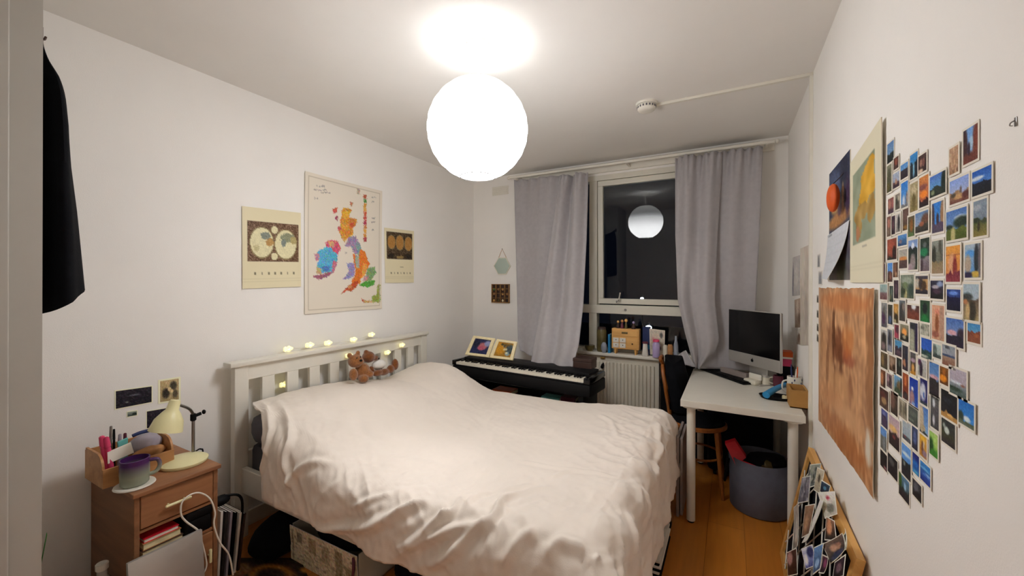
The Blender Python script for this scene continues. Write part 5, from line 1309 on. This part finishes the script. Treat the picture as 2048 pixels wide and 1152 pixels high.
blob(.3, .72, .3, .08, 'c48a5c', .7); blob(.6, .75, .25, .07, 'd2a274', .6); blob(.5, .9, .5, .1, 'a8602c', .6); blob(.95, .4, .06, .5, '8a5a34', .7); blob(.93, .78, .05, .10, 'd8d2c2', .95); blob(.5, .08, .5, .06, 'c07038', .6); blob(.02, .3, .02, .4, 'cdb498', .7)
base_ = np.clip(base_, 10, 240)
a_, b2 = hx(1637, 577), hx(1757, 579)
y0_, y1_ = 2.465, 1.573
def tear(u_, v_): return 0
o = card('bark_poster', [(XR, y0_, 1.425), (XR, y1_, 1.435), (XR, y1_, .802), (XR, y0_, .775)], base_, .0015, 0, bend=lambda u_, v_: .002 + .006 * max(0, u_ - .86) / .14 + .002 * abs(math.sin(9 * v_)) * (u_ > .8))
# torn edge: nibble the outline
md = o.data
for vt in md.vertices:
    wv = vt.co + o.location
    e_ = min(wv.y - y1_, y0_ - wv.y, wv.z - .775, 1.435 - wv.z)
    if e_ < .02:
        k_ = .005 * noise.noise(Vector((wv.y * 25, wv.z * 25, 3)))
        vt.co.z += k_ * (1 if wv.z > 1.0 else -1); vt.co.y += .7 * k_
setp(o, 'rust orange poster with a torn edge and bark-like texture on the right wall', 'poster')
# little white patches showing at its far edge
for i, py in enumerate((598, 628, 655, 676)):
    p_ = hx(1636, py)
    o = card('photo_print', [(XR, p_.y + .03, p_.z + .024), (XR, p_.y - .03, p_.z + .024), (XR, p_.y - .03, p_.z - .024), (XR, p_.y + .03, p_.z - .024)], paint('g a8a49c 5a564e|b .5 .5 .3 .3 3a3a36', 8, 8, 300 + i), .001, .006, 'e0dcd2')
    setp(o, ('topmost', 'second', 'third', 'lowest')[i] + ' of four tiny prints peeping out beside the orange poster edge', 'photo', 'tiny prints at the orange poster edge')
for i, (px, py, hw, hh, lb) in enumerate(((1638, 522, .035, .035, 'grey tiny print left of the hanging calendar page'), (1641, 556, .045, .035, 'pale grey tiny print just above the orange poster corner'))):
    p_ = hx(px, py); o = card('photo_print', [(XR, p_.y + hw, p_.z + hh), (XR, p_.y - hw, p_.z + hh), (XR, p_.y - hw, p_.z - hh), (XR, p_.y + hw, p_.z - hh)], paint('g b0b0ae 808488|b .5 .5 .2 .4 6a6a70', 10, 10, 310 + i), .001, .006, 'd8d4cc')
    setp(o, lb, 'photo')
# calendar with blue painting, page and orange ornament
cy0, cy1 = 2.235, 1.885
spb = 'g 2c3450 3a4258|b .3 .3 .4 .2 4a5878|b .2 .12 .2 .1 3c4a6c|b .75 .2 .2 .25 20263e|b .35 .62 .25 .12 b08a54|b .7 .6 .06 .25 c2a070|b .5 .85 .6 .12 a87848|b .55 .72 .1 .1 5a4050|b .9 .6 .1 .3 3a2c48'
t = thing('painting_calendar', (XR, 2.06, 1.46), 'calendar with a dark blue painting above a curling white page', 'calendar')
card('picture_page', [(XR, cy0, 1.932), (XR, cy1, 1.942), (XR, cy1, 1.68), (XR, cy0, 1.66)], paint(spb, 36, 36, 60), .003, 0, parent=t)
pg = paint('g ccd0d6 c2c6cc|b .15 .05 .1 .03 7c848e', 24, 30, 61, 3)
for j in range(4, 28, 5): pg[j] -= 6
card('date_page', [(XR, cy0 + .02, 1.662), (XR, cy1, 1.682), (XR, cy1 + .09, 1.463), (XR, cy0 + .03, 1.47)], pg, .001, 0, parent=t, bend=lambda u_, v_: .004 + .05 * v_ * v_ * (.4 + .6 * u_))
card('shaded_back_page', [(XR, cy0, 1.664), (XR, cy1, 1.68), (XR, cy1, 1.462), (XR, cy0, 1.462)], paint('g 4a4458 5c5a5c|b .6 .8 .2 .3 3f4636', 12, 12, 62), .002, 0, parent=t)  # dark tone is the curling page's shadow put into the colour
p_ = hx(1666, 396, XR - .035)
t = thing('orange_ornament', (p_.x, p_.y, p_.z - .06), 'orange round paper ornament hanging before the blue painting', 'ornament')
ob = B(); ob.lathe([(0, -.055)] + [(.05 * math.sin(a), -.055 * math.cos(a)) for a in np.linspace(.2, PI - .2, 14)] + [(0, .055)], p_, 24)
for vt in ob.bm.verts:
    a = math.atan2(vt.co.y - p_.y, vt.co.x - p_.x); f = 1 + .05 * math.cos(8 * a); vt.co.x = p_.x + (vt.co.x - p_.x) * f * .4; vt.co.y = p_.y + (vt.co.y - p_.y) * f
ob.obj('paper_body', 'orange_ball', t, 180)
B().tube([p_ + Vector((0, 0, .055)), p_ + Vector((.03, 0, .09)), (XR - .002, p_.y, p_.z + .11)], .0015, 6).obj('thread', 'dark_brown', t)
# map calendar
W, H = 40, 74
I = np.full((H, W, 3), 1.) * hx3('dcd6bc')
v, u = np.mgrid[0:H, 0:W]; u = (u + .5) / W; v = (v + .5) / H
n1 = noise2(W, H, 7, 12, 1.7); m = (u > .1) & (u < .82) & (v > .13) & (v < .70)
I = np.where(m[..., None], hx3('8f9a82') + n1[..., None] * 20, I)
d = np.minimum(((u - .62) / .22) ** 2 + ((v - .3) / .14) ** 2, ((u - .52) / .17) ** 2 + ((v - .37) / .10) ** 2) + n1 * .8
I = np.where((m & (d < 1))[..., None], hx3('d8a83a') + n1[..., None] * 30, I)
d = np.minimum(((u - .40) / .26) ** 2 + ((v - .48) / .06) ** 2, np.minimum(((u - .33) / .09) ** 2 + ((v - .56) / .10) ** 2, ((u - .7) / .12) ** 2 + ((v - .5) / .1) ** 2)) + n1 * .7
I = np.where((m & (d < 1))[..., None], hx3('a8894a') + n1[..., None] * 40, I)
d = ((u - .28) / .06) ** 2 + ((v - .63) / .06) ** 2; I = np.where((m & (d < 1))[..., None], hx3('b07a54'), I)
for k in range(7): I[(np.abs(u - .15 - .1 * k) < .012) & (np.abs(v - .795) < .012)] = hx3('9a9684')
I[(np.abs(v - .735) < .005) & (np.abs(u - .5) < .08)] = hx3('a8a490')
for k in range(5): I[np.abs(v - .84 - .03 * k) < .004] -= 7
o = card('map_calendar', [(XR, 1.862, 1.885), (XR, 1.508, 1.925), (XR, 1.508, 1.452), (XR, 1.862, 1.452)], np.clip(I, 5, 250), .003, 0, bend=lambda u_, v_: .003 + .005 * u_ * (1 - v_))
setp(o, 'tall cream calendar with a yellow and green continent map', 'calendar')
# sheets beyond the conduit
for i, (pxs, sp, lb) in enumerate(((((1603, 497), (1620, 490), (1620, 690), (1603, 690)), 'g c0b6aa b4aca0|b .3 .2 .3 .2 ccc4b8|b .7 .7 .2 .2 a89e94', 'tall beige sheet on the right wall just beyond the conduit'),
     (((1587, 515), (1602, 510), (1602, 590), (1586, 592)), 'g b8b4b2 b0acaa|b .1 .6 .1 .4 6a6878|b .5 .5 .3 .3 c4c0bc', 'grey white sheet taped beside the tall beige sheet'),
     (((1590, 600), (1602, 596), (1602, 655), (1591, 655)), 'g a08a78 8a7462|b .5 .3 .2 .3 b8a898|b .8 .7 .2 .2 6a5444', 'small brown sheet below the grey white sheet'),
     (((1594, 660), (1603, 656), (1603, 690), (1594, 688)), 'g c0bab0 8a7a6c|b .5 .6 .3 .3 6a5040', 'small curled paper at the bottom of the wall sheets'))):
    q4 = [hx(*a) for a in pxs]
    for p_ in q4: p_.x = XR
    o = card('wall_sheet', q4, paint(sp, 12, 20, 320 + i, 6), .001, 0, lift=.0006 + .0015 * (3 - i), k=1.25)
    setp(o, lb, 'paper', 'sheets on the wall by the computer')

# ------------------------------------------------------------------ photo collage: (crop, x0, x1, top, crop, bottom, picture, description)
YC = dict(A=230, B=370, C=490, D=610, E=710, F=850)
SKY = 'g 5f8fc8 a8c0d8'; DUSK = 'g 4a68a8 a898b8'
PH = [
('A',180,275,395,'A',680,'g 5580b4 7f9cb8|h .55 1e2c2c 121a1a .05','blue sky over a dark hill, topmost beside the map calendar'),
('A',280,350,610,'A',775,'g 5c3a30 3a2420|b .5 .4 .3 .3 8a4a38','dark red portrait just below the topmost hill print'),
('A',187,255,720,'A',1110,'g 8a8a74 3a3a24|b .5 .4 .3 .3 4a4a38|b .3 .8 .4 .15 5c5228','narrow olive brown view touching the map calendar'),
('A',266,360,830,'A',1045,'g a4b0c4 8a92a8|h .6 6a4c50 2a1e2c|b .5 .6 .15 .2 b08a70','pale sky with people, under the dark red portrait'),
('A',383,490,700,'A',910,'g 4f8ccc 7fb0d8|h .42 2c2430 1a1420 .1','small blue sky above a dark purple ridge'),
('A',510,620,555,'A',910,'g 2f82c4 3a88c0|h .35 1c2c38 14202a .1|b .5 .65 .12 .3 7fb0cc','blue waterfall between dark cliffs, near the collage top'),
('A',637,755,570,'A',820,'g 4a3430 2c1c1e|b .35 .45 .18 .25 9a7060|b .65 .45 .15 .25 7a5048|b .3 .9 .3 .12 d0b8a0','dark brown group portrait next to the blue waterfall'),
('A',1095,1225,460,'A',840,'g b89478 a07a5c|s 14 .09 .05 .95 c8a888 6a4c3a d2b494','tan sheet of many small drawings'),
('A',1285,1495,175,'A',675,'g 6a9cd8 8ab4e0|b .1 .5 .22 .6 3c1e20|b .92 .5 .28 .65 7a3c2c|b .5 .9 .7 .2 6a3428|b .55 .45 .15 .2 a8c4dc|b .4 .6 .1 .2 2a1a2c','red canyon with a strip of blue sky, highest of all'),
('A',392,490,965,'B',320,'g 2c78cc 5f9cd8|b .4 .75 .2 .25 c0ccdc|b .9 .7 .2 .3 8a7a70|h .88 7a8088 6a6a6a','white church tower under a vivid blue sky'),
('A',510,625,975,'B',380,'g a89c78 8a7c50|b .5 .3 .3 .2 c0b490|b .5 .65 .25 .3 6c6038','khaki olive tree trunk'),
('A',652,785,880,'B',310,'g c88040 b8604c|b .4 .35 .5 .1 8a5048|b .5 .6 .4 .12 f0882c|h .72 3a1c1c 180e14 .1','orange sunset over a black shore'),
('A',812,1040,845,'B',145,'g 4a72c4 6cb4d0|b .9 .5 .18 .6 1e2c24|h .6 26362a 1c241c .12|b .2 .8 .12 .12 8a9470','blue sky behind a dark leaning fir tree'),
('A',1090,1365,905,'B',245,'g 7f9cdc b8bcd0|h .58 a08060 6a3c34 .1|b .6 .55 .06 .2 6a5c58|b .5 .75 .3 .12 c09868|b .85 .75 .2 .15 5a2c28|b .2 .65 .15 .1 4a4030','brown castle town under a lavender sky'),
('A',1425,1705,770,'B',125,'g 2058b4 5c94d4|b .25 .32 .4 .08 d0dcea|h .48 141c30 0c1018 .08','black mountain under deep blue sky, outermost at upper right'),
('B',195,275,190,'B',410,'g 7a4a48 3a2a3c|b .3 .4 .2 .35 b07868|b .75 .4 .2 .35 a06058','two reddish people, close to the calendar edge'),
('B',305,370,130,'B',350,'g 8a8478 4c463c|b .4 .5 .3 .3 3c3a32|b .7 .3 .2 .2 b0a898','grey brown animal picture'),
('B',190,245,455,'B',740,'g 7a5048 5c4a3c|b .5 .35 .3 .25 b47a68|b .4 .75 .3 .2 7c6a58','reddish person cut by the calendar, fourth row'),
('B',250,300,445,'B',710,'g 3c2c3c 241c24|b .4 .5 .3 .3 5c4048','thin dark purple strip'),
('B',315,385,420,'B',675,'g c4c0bc 8a8680|b .6 .5 .25 .45 2c2c30','white scene with a black figure'),
('B',408,490,345,'B',650,'g 5c443c 4a3a28|b .5 .3 .4 .3 6a5048|b .5 .85 .4 .1 8a6a30','dim brown interior'),
('B',490,590,450,'B',740,'g 5c5444 4a5a38|b .5 .45 .25 .35 8a5a28|b .4 .9 .4 .1 5c7848','brown dog sitting on grass'),
('B',602,790,385,'B',675,'g 5a80b0 b0b8c4|b .8 .5 .35 .4 6c4c3c|h .62 44443c 34302c .1|b .5 .6 .2 .12 9a5c44','grey blue sky over a brown cliff and road'),
('B',835,1000,245,'B',680,'g 2c78cc 3c8cd8|b .05 .5 .2 .5 4c3c44|b .95 .5 .25 .6 9a7858|h .68 5c4a64 4c4456 .05|b .5 .55 .12 .2 3c2c34','blue sky between street houses with a purple road'),
('B',1050,1345,350,'B',780,'g 4a74b8 8fb4d8|b .7 .3 .3 .1 c0d0e0|b .75 .45 .4 .2 26382e|h .6 5c6a2c 4c5820 .1|b .35 .85 .12 .3 b8b078|b .15 .55 .2 .08 2c3830','grassy hill with a pale path under blue sky'),
('B',1430,1625,215,'B',735,'g 8090a0 6a7884|b .3 .2 .3 .1 a0a8b0|h .52 4a5428 8a7e44 .08|b .4 .72 .1 .15 3c3420|b .25 .55 .3 .07 2c3828|b .85 .6 .3 .06 38422c','lone dark tree in a yellow field under grey sky'),
('B',190,325,775,'B',1075,'g 8a4430 6a3428|b .4 .4 .4 .4 a0503a|b .75 .65 .2 .3 2a1c1a|h .9 2c2c22 20201a','red rock face with a dark climber'),
('B',350,478,715,'B',872,'g 5c94d0 2c5c94|h .45 3a6a9c 2a4c74 .02|b .3 .6 .2 .2 7a6a70','small blue sea horizon'),
('B',360,475,930,'C',335,'g a0a098 b0a894|b .5 .48 .5 .12 c88448|h .55 5c4844 4a3834 .05','grey sky above orange roof tops'),
('B',500,632,790,'C',355,'g 7f9ccc a0b4d4|b .5 .2 .15 .12 e0e6f0|h .25 1e2c30 2c3828 .06|b .5 .75 .3 .3 908484|b .2 .9 .3 .12 a08c94','gravel path between dark trees below a white cloud'),
('B',662,795,765,'C',375,'g 26342c 3c4440|b .5 .2 .2 .08 6a7274|b .4 .42 .45 .14 1f7a50|h .58 8a8488 6a5c64 .05|b .2 .8 .1 .25 3c2c34','green tent pitched on grey rocks'),
('B',838,1000,800,'C',410,'g 8a9088 5a5a4c|b .75 .4 .15 .5 4a4c42|b .2 .45 .2 .3 32342c|h .62 8c7c58 9a8468 .05|b .6 .5 .2 .2 6c6e62','misty grey forest track'),
('B',1050,1255,875,'C',530,'g e09a40 d08450|r 0 1 .25 .28 b06a3c|b .45 .5 .3 .3 d8a078|b .65 .62 .16 .35 8a3430|h .75 7c3040 903a44 .12','dark red stone pillar against an orange sky'),
('B',1312,1540,850,'C',470,'g a8b8c4 4a88cc|b .35 .28 .3 .12 4f94d8|b .2 .6 .22 .3 b0a08c|b .75 .45 .16 .5 283038|b .7 .9 .35 .1 c0a040|b .2 .92 .3 .1 2c2444|b .95 .5 .1 .6 6a6468','dark post against blue sky with gold below'),
('C',92,162,275,'C',530,'g 5c4458 4a3848|b .3 .7 .25 .25 3a6a3c|b .6 .4 .2 .3 d0c8d0|b .8 .7 .2 .2 5a2c4c','people in green and purple, left edge of the collage'),
('C',190,262,258,'C',530,'g 4f8cd0 5c94d0|h .45 5c4438 4c3430 .08|b .6 .7 .2 .2 8a5a48','brown crowd below a square of blue sky'),
('C',275,345,252,'C',465,'g 5c4030 4a3424|b .4 .4 .3 .4 7c5a44|b .6 .8 .2 .2 b08a68','brown standing people beside the crowd print'),
('C',92,196,568,'C',785,'g 94b0ac 8a8c8a|h .55 7c6464 6a4848 .03','pale teal sky over a reddish plain'),
('C',220,280,590,'C',820,'g 3c4a44 26302a|b .5 .4 .25 .3 5c6a60|b .3 .7 .2 .2 6a6a50','dark green narrow group photo'),
('C',290,358,508,'C',770,'g 3c2c38 2c2028|b .5 .5 .3 .3 5a4450','dark plum narrow photo'),
('C',380,570,430,'C',765,'g 7a8474 4c5a48|b .5 .25 .4 .15 98a294|b .4 .85 .12 .25 b0a878|b .2 .7 .2 .2 34402e|b .8 .65 .2 .25 3a4c44|b .35 .45 .2 .15 6c7c58','grey green woodland with a pale path'),
('C',602,780,445,'C',705,'g c8a06c b88c58|r 0 1 0 .16 4a4650|b .15 .4 .15 .3 c0bcb0|b .45 .45 .2 .35 3a3230|b .7 .55 .2 .3 4c3828|h .76 34343e 262630 .06','dark couple before a sandy orange backdrop'),
('C',825,1010,512,'C',775,'g 2c2c44 1a1824|b .75 .2 .25 .15 8a9cc0|b .4 .35 .3 .1 b0a8b4|h .45 2c2030 141a18 .05|b .5 .6 .3 .15 4a3446','night scene with a white glow'),
('C',1052,1250,640,'C',945,'g 2c4a94 1f2450|b .5 .18 .35 .1 6a90dc|h .35 1c1c40 141428 .05','deep blue concert crowd'),
('C',1300,1525,565,'C',1085,'g a0b4c0 b4c0c8|b .3 .3 .3 .08 70848c|b .25 .36 .4 .1 3a4040|h .42 5c4c40 a8966c .04|b .6 .75 .25 .3 38342a|b .3 .75 .15 .25 c0a674|b .15 .5 .15 .08 b07850','person sitting in straw before a pale sky'),
('C',103,185,835,'D',320,'g 8a8c8a 5c5a60|b .4 .6 .3 .3 4a2c4c|b .5 .3 .2 .2 5c5c54','person in purple, far left under the teal sky print'),
('C',200,270,860,'D',278,'g 4c4a3c 38444c|b .5 .4 .3 .3 2c2c28|b .5 .75 .3 .2 4c5c7c','dark figure in blue trousers'),
('C',290,360,850,'D',260,'g b88a44 4c4428|b .5 .3 .4 .2 c89850|b .5 .7 .3 .2 2c2820|b .3 .9 .2 .1 c0b488','gold and black narrow picture'),
('D',295,358,275,'D',478,'g 7c3444 8a3448|b .6 .4 .3 .3 4a2c38|b .4 .8 .3 .2 b04858','crimson narrow picture under the gold one'),
('C',370,455,800,'C',1095,'g 6a747c 3c3830|b .4 .5 .3 .4 3c3c3c|b .7 .3 .2 .2 8a7c70','dim grey couple in the middle rows'),
('C',475,650,870,'D',208,'g 4a2c2c 6a3428|b .55 .1 .2 .22 d4d8dc|h .4 6c3a2c 7a3c28 .15','red canyon with a notch of white sky'),
('C',670,810,800,'D',265,'g 2c4830 245c3a|b .5 .35 .25 .25 141c20|b .5 .8 .4 .2 1f7a3c','person in a dark green thicket'),
('D',682,812,275,'D',440,'g 9a9c8c b0ae9c|b .2 .4 .2 .3 6a7060|s 10 .1 0 1 848474 c8c6b8','pale stony ground strip below the green thicket'),
('C',838,1015,870,'D',505,'g d8a486 c89878|b .45 .2 .25 .1 d48a70|b .42 .55 .16 .3 8a5030|b .3 .85 .3 .1 9a5c4c|b .8 .5 .2 .6 b08c78','peach sandstone arch with a small figure'),
('D',1052,1305,200,'D',600,'g 4468b0 9ab0cc|b .35 .52 .3 .1 d0a0a8|b .85 .55 .22 .25 3a2c3c|h .66 1f2030 2a1c34 .08','pink dusk glow above a dark valley'),
('D',1350,1535,272,'D',545,'g 3c84bc 7fb8d0|h .42 7c4030 8a5238 .06|b .7 .6 .2 .1 a0603c','red desert below blue sky, outermost mid-right'),
('D',103,187,362,'D',665,'g b0b0ac 3c3834|b .5 .4 .4 .3 2c2a28|b .4 .75 .3 .2 7c6868','black and white group under the purple person'),
('D',200,270,355,'D',672,'g 8a9094 5c6070|b .5 .45 .3 .4 34343c|b .5 .85 .4 .15 8a8c98','grey standing couple'),
('D',378,500,285,'D',522,'g 8a8870 4a4438|b .5 .45 .3 .25 f0a050|h .62 34322c 24241f .06|b .5 .75 .2 .1 b0a68c','orange sun behind black silhouettes'),
('D',525,637,258,'D',665,'g 3c4048 7a7868|b .3 .6 .3 .5 a4a490|b .85 .6 .2 .6 2c2044|b .4 .15 .4 .1 2c3034','pale green and dark purple diagonal photo'),
('D',682,832,488,'D',780,'g 2454b0 2c64c8|h .55 1c3c40 28443c .08|b .3 .88 .4 .06 b0b8a8|b .7 .75 .2 .05 4c6c60','royal blue sky over dark teal hills'),
('D',857,975,570,'D',765,'g b4c4bc a0b0ac|b .2 .45 .3 .4 5c6a64|h .7 4c5a58 3c4444 .08','pale sky with a grey sea cliff'),
('D',1000,1187,590,'D',885,'g 8a929c a4a8b0|b .4 .1 .2 .08 4c5058|r 0 1 .42 .55 3c4c6c|h .55 9c8472 7c4c38 .03','brown beach under grey clouds'),
('D',302,403,515,'D',740,'g 4a8cb8 5c9cc4|h .38 34323c 3c2c3c .1|b .5 .75 .3 .15 5c4450','small blue sky over dark purple ground, inner rows'),
('D',103,200,690,'D',915,'g 5c5038 3c3824|b .3 .5 .2 .4 8a7048|b .7 .5 .2 .4 4a3a2c','brown and olive people, far left middle'),
('D',217,310,742,'D',955,'g 7c6450 5c4430|b .4 .4 .4 .3 98806a|b .7 .7 .2 .2 3c2c20','brown table scene'),
('D',330,405,770,'D',1012,'g 1c2420 161a18|b .6 .3 .2 .2 4c5850|b .5 .8 .3 .1 34302c','nearly black narrow photo'),
('D',420,502,590,'D',945,'g 34343a 3c3038|b .4 .7 .3 .15 b07c5c|b .7 .4 .2 .4 22283c','person in a dim indigo room'),
('D',525,605,688,'D',1003,'g 4c4c50 5c4028|b .5 .35 .4 .1 a890a0|b .5 .7 .25 .2 d09c54|h .85 c08c30 b07c2c .04','candle lit figure with gold below'),
('D',640,765,792,'D',1032,'g b0b4b4 a8a89c|b .25 .2 .2 .2 54204c|b .4 .6 .2 .45 2c2030','black and purple figure on white'),
('D',798,937,840,'E',600,'g 4c78b4 7ca0c8|b .5 .42 .5 .07 c89ca8|h .5 2c2a2c 241c24 .06','pink evening cloud between blue sky and dark hills'),
('D',958,1080,900,'E',430,'g 7c4c1c 5c3410|b .4 .65 .45 .22 d8841c|b .5 .25 .2 .2 9c5c1c','orange autumn leaves'),
('D',1110,1352,935,'E',595,'g b0a8b4 a49cac|h .55 8c94a0 40544c .04|b .4 .52 .4 .06 c4ccd4|b .8 .55 .15 .05 8a5c50|b .3 .78 .5 .1 34483c','misty lilac sky over dark green water'),
('D',97,167,942,'E',475,'g 6c4024 34201a|b .3 .5 .3 .4 b0744c','orange brown narrow photo at the far left'),
('D',190,267,1000,'E',475,'g 8c7478 5c4c54|b .6 .5 .25 .4 34282c|b .3 .4 .2 .2 a88c90','mauve person'),
('D',290,410,1035,'E',590,'g 6ca0cc 4c6058|b .6 .5 .3 .3 6c5c40|b .4 .8 .4 .2 3c4c34|b .85 .4 .15 .4 2c2c28','green garden under a corner of blue sky'),
('D',420,502,990,'E',645,'g 9c4c24 6c2c20|b .5 .3 .2 .2 c8703c|b .5 .85 .4 .15 34282c','orange red lit doorway'),
('E',525,648,345,'E',735,'g 0f349c 1f4ca8|b .35 .4 .15 .08 d8dce4|b .3 .75 .3 .3 a0787c|b .45 .95 .2 .1 7fa0cc','white gull on deep blue over pink roofs'),
('E',670,775,350,'E',725,'g 181c60 24246c|b .4 .5 .4 .35 c8ccd4|b .5 .62 .12 .12 2c5cac|h .88 34404c 2c343c|b .5 .32 .15 .12 c4c8d4','white mosque against a navy sky'),
('E',88,215,500,'E',775,'g 3c2420 4c3428|b .5 .6 .3 .2 9c7c54|b .4 .3 .3 .15 5c2c28','dark brown dinner table at the far left'),
('E',240,342,545,'E',865,'g 4c382c 34281f|b .3 .4 .3 .4 6a4c40','plain dark brown narrow photo'),
('E',362,482,660,'E',915,'g a8a490 8c8470|b .25 .5 .1 .4 5c5444|b .6 .5 .1 .4 6c6450|b .85 .4 .1 .4 4c4638','beige scene with dark upright stripes'),
('E',510,647,765,'E',1005,'g 4c5450 3c423c|b .5 .4 .4 .15 5c645c|b .3 .8 .3 .1 6c7468','grey green moorland'),
('E',108,200,765,'E',1060,'g 4454a0 2c2a3c|b .5 .65 .4 .3 3c2848|b .4 .3 .3 .1 6c74a8','blue purple evening at the far left'),
('E',672,792,755,'F',140,'g 4470b8 7ca8d4|b .2 .5 .3 .6 c0b094|b .4 .8 .3 .15 b0a080|h .9 3c4440 2c3434','beige cliff beside a bright blue sky'),
('E',817,937,610,'E',1065,'g 5c5e5c 3c3c40|b .4 .2 .15 .15 d0d4d8|b .4 .75 .12 .18 c8ccd4|b .7 .45 .3 .2 4c4a50','two white waterfalls on grey rock'),
('E',977,1212,540,'E',935,'g 0c1014 101420|h .78 a0783c c09050 .06|b .4 .35 .3 .1 1c2430|b .6 .85 .2 .05 e0b46c','black night over golden city lights'),
('E',1240,1465,685,'E',1035,'g 1c68bc 3c8cd8|b .55 .7 .25 .12 d0dce4|b .15 .7 .2 .25 2c3c34|h .82 4c5c40 6c7468 .06','snowy peak under bright blue sky, outermost at lower right'),
('E',980,1177,945,'F',300,'g 34383a 2c3020|b .4 .45 .2 .15 c4d0c8|b .2 .3 .1 .1 8c9890|h .6 3c4028 241c28 .08','white spray in a dark green gorge'),
('E',225,377,915,'F',335,'g b8a0ac c8a894|b .4 .4 .4 .12 d8b06c|h .52 3c2428 140e10 .08|b .5 .65 .15 .06 7c3434','orange sunset above a black foreground'),
('E',413,532,965,'F',240,'g a8b4bc 8ca0ac|b .3 .85 .2 .1 7c2c30|h .82 4c4c54 3c4048 .1','pale grey sky with a red roof corner'),
('E',555,640,1035,'F',362,'g 3c4870 1c2034|b .5 .5 .3 .3 4c5c8c','navy blue narrow photo'),
('E',817,937,1130,'F',462,'g 9cc460 5ca034|b .2 .6 .3 .35 1c4818|b .6 .85 .5 .15 347c24|b .8 .3 .3 .3 a8cc6c','bright green meadow'),
('F',663,767,140,'F',475,'g d8a83c b07830|b .5 .25 .3 .15 e8b830|b .4 .6 .15 .3 6c3c30|b .7 .8 .3 .15 8c7484|b .6 .45 .1 .2 c8b494','golden yellow tree with a purple ground'),
('F',103,190,55,'F',370,'g 5484c4 7ca4d0|h .35 6c7068 5c5e58 .04|b .6 .7 .2 .3 7c8488','grey building below blue sky at the far left'),
('F',93,190,405,'F',640,'g 141214 1c1418|b .7 .85 .2 .1 8c5c5c','black photo lowest at the poster side'),
('F',205,347,470,'F',755,'g 1c1c1c 241c20|b .4 .3 .3 .2 4c4c4c','charcoal photo second from the poster in the bottom row'),
('F',413,545,310,'F',770,'g 5c94d8 4c84c4|b .5 .28 .5 .06 c8dcec|h .48 1c2428 241c24 .06|b .3 .6 .1 .08 8c948c','dark mountain with a tall blue sky near the bottom'),
('F',563,657,430,'F',720,'g 10146c 2c80c8|b .4 .5 .4 .15 1f68b8|b .5 .9 .4 .08 4ca0c8','navy to bright blue sea'),
('F',680,827,575,'F',850,'g 2c88d0 1c2c84|b .5 .3 .6 .05 6cb0e0|b .6 .6 .4 .06 4c74c8|b .8 .5 .3 .06 8cb0dc','blue striped sea at the lower right corner'),
('F',362,512,755,'F',1085,'g 5c84a8 2c3c2c|b .1 .3 .2 .5 3c5c24|h .5 26302a 2c1c24 .15|b .6 .4 .12 .2 8cb0cc','dark trees against sky, lowest row left'),
('F',565,695,835,'F',1080,'g 34363c 28221f|b .4 .4 .3 .3 5c5c64|b .6 .7 .3 .2 1c181c','dark grey photo, lowest row right'),
]
for i, (c0, x0, x1, yt, c1, yb_, sp, ds) in enumerate(PH):
    px0, px1 = 1750 + x0 / 7.2, 1750 + x1 / 7.2; pc_ = (px0 + px1) / 2
    zt_ = hx(pc_, YC[c0] + yt / 7.2).z; zb_ = hx(pc_, YC[c1] + yb_ / 7.2).z
    ya, yb2 = hx(px0, 560).y, hx(px1, 560).y
    bd = .0045
    wpx, hpx = px1 - px0, YC[c1] + yb_ / 7.2 - YC[c0] - yt / 7.2
    W = int(np.clip(wpx * .7, 8, 26)); H = int(np.clip(hpx * .45, 10, 30))
    lift = .0006 + .0016 * ((i * 7) % 5) / 4
    o = card('photo_print', [(XR, ya + bd, zt_ + bd), (XR, yb2 - bd, zt_ + bd), (XR, yb2 - bd, zb_ - bd), (XR, ya + bd, zb_ - bd)], paint(sp, W, H, 400 + i, 9), .0008, bd, 'dfdacd', lift=lift)
    setp(o, 'collage print: ' + ds, 'photo', 'photo prints in the wall collage')
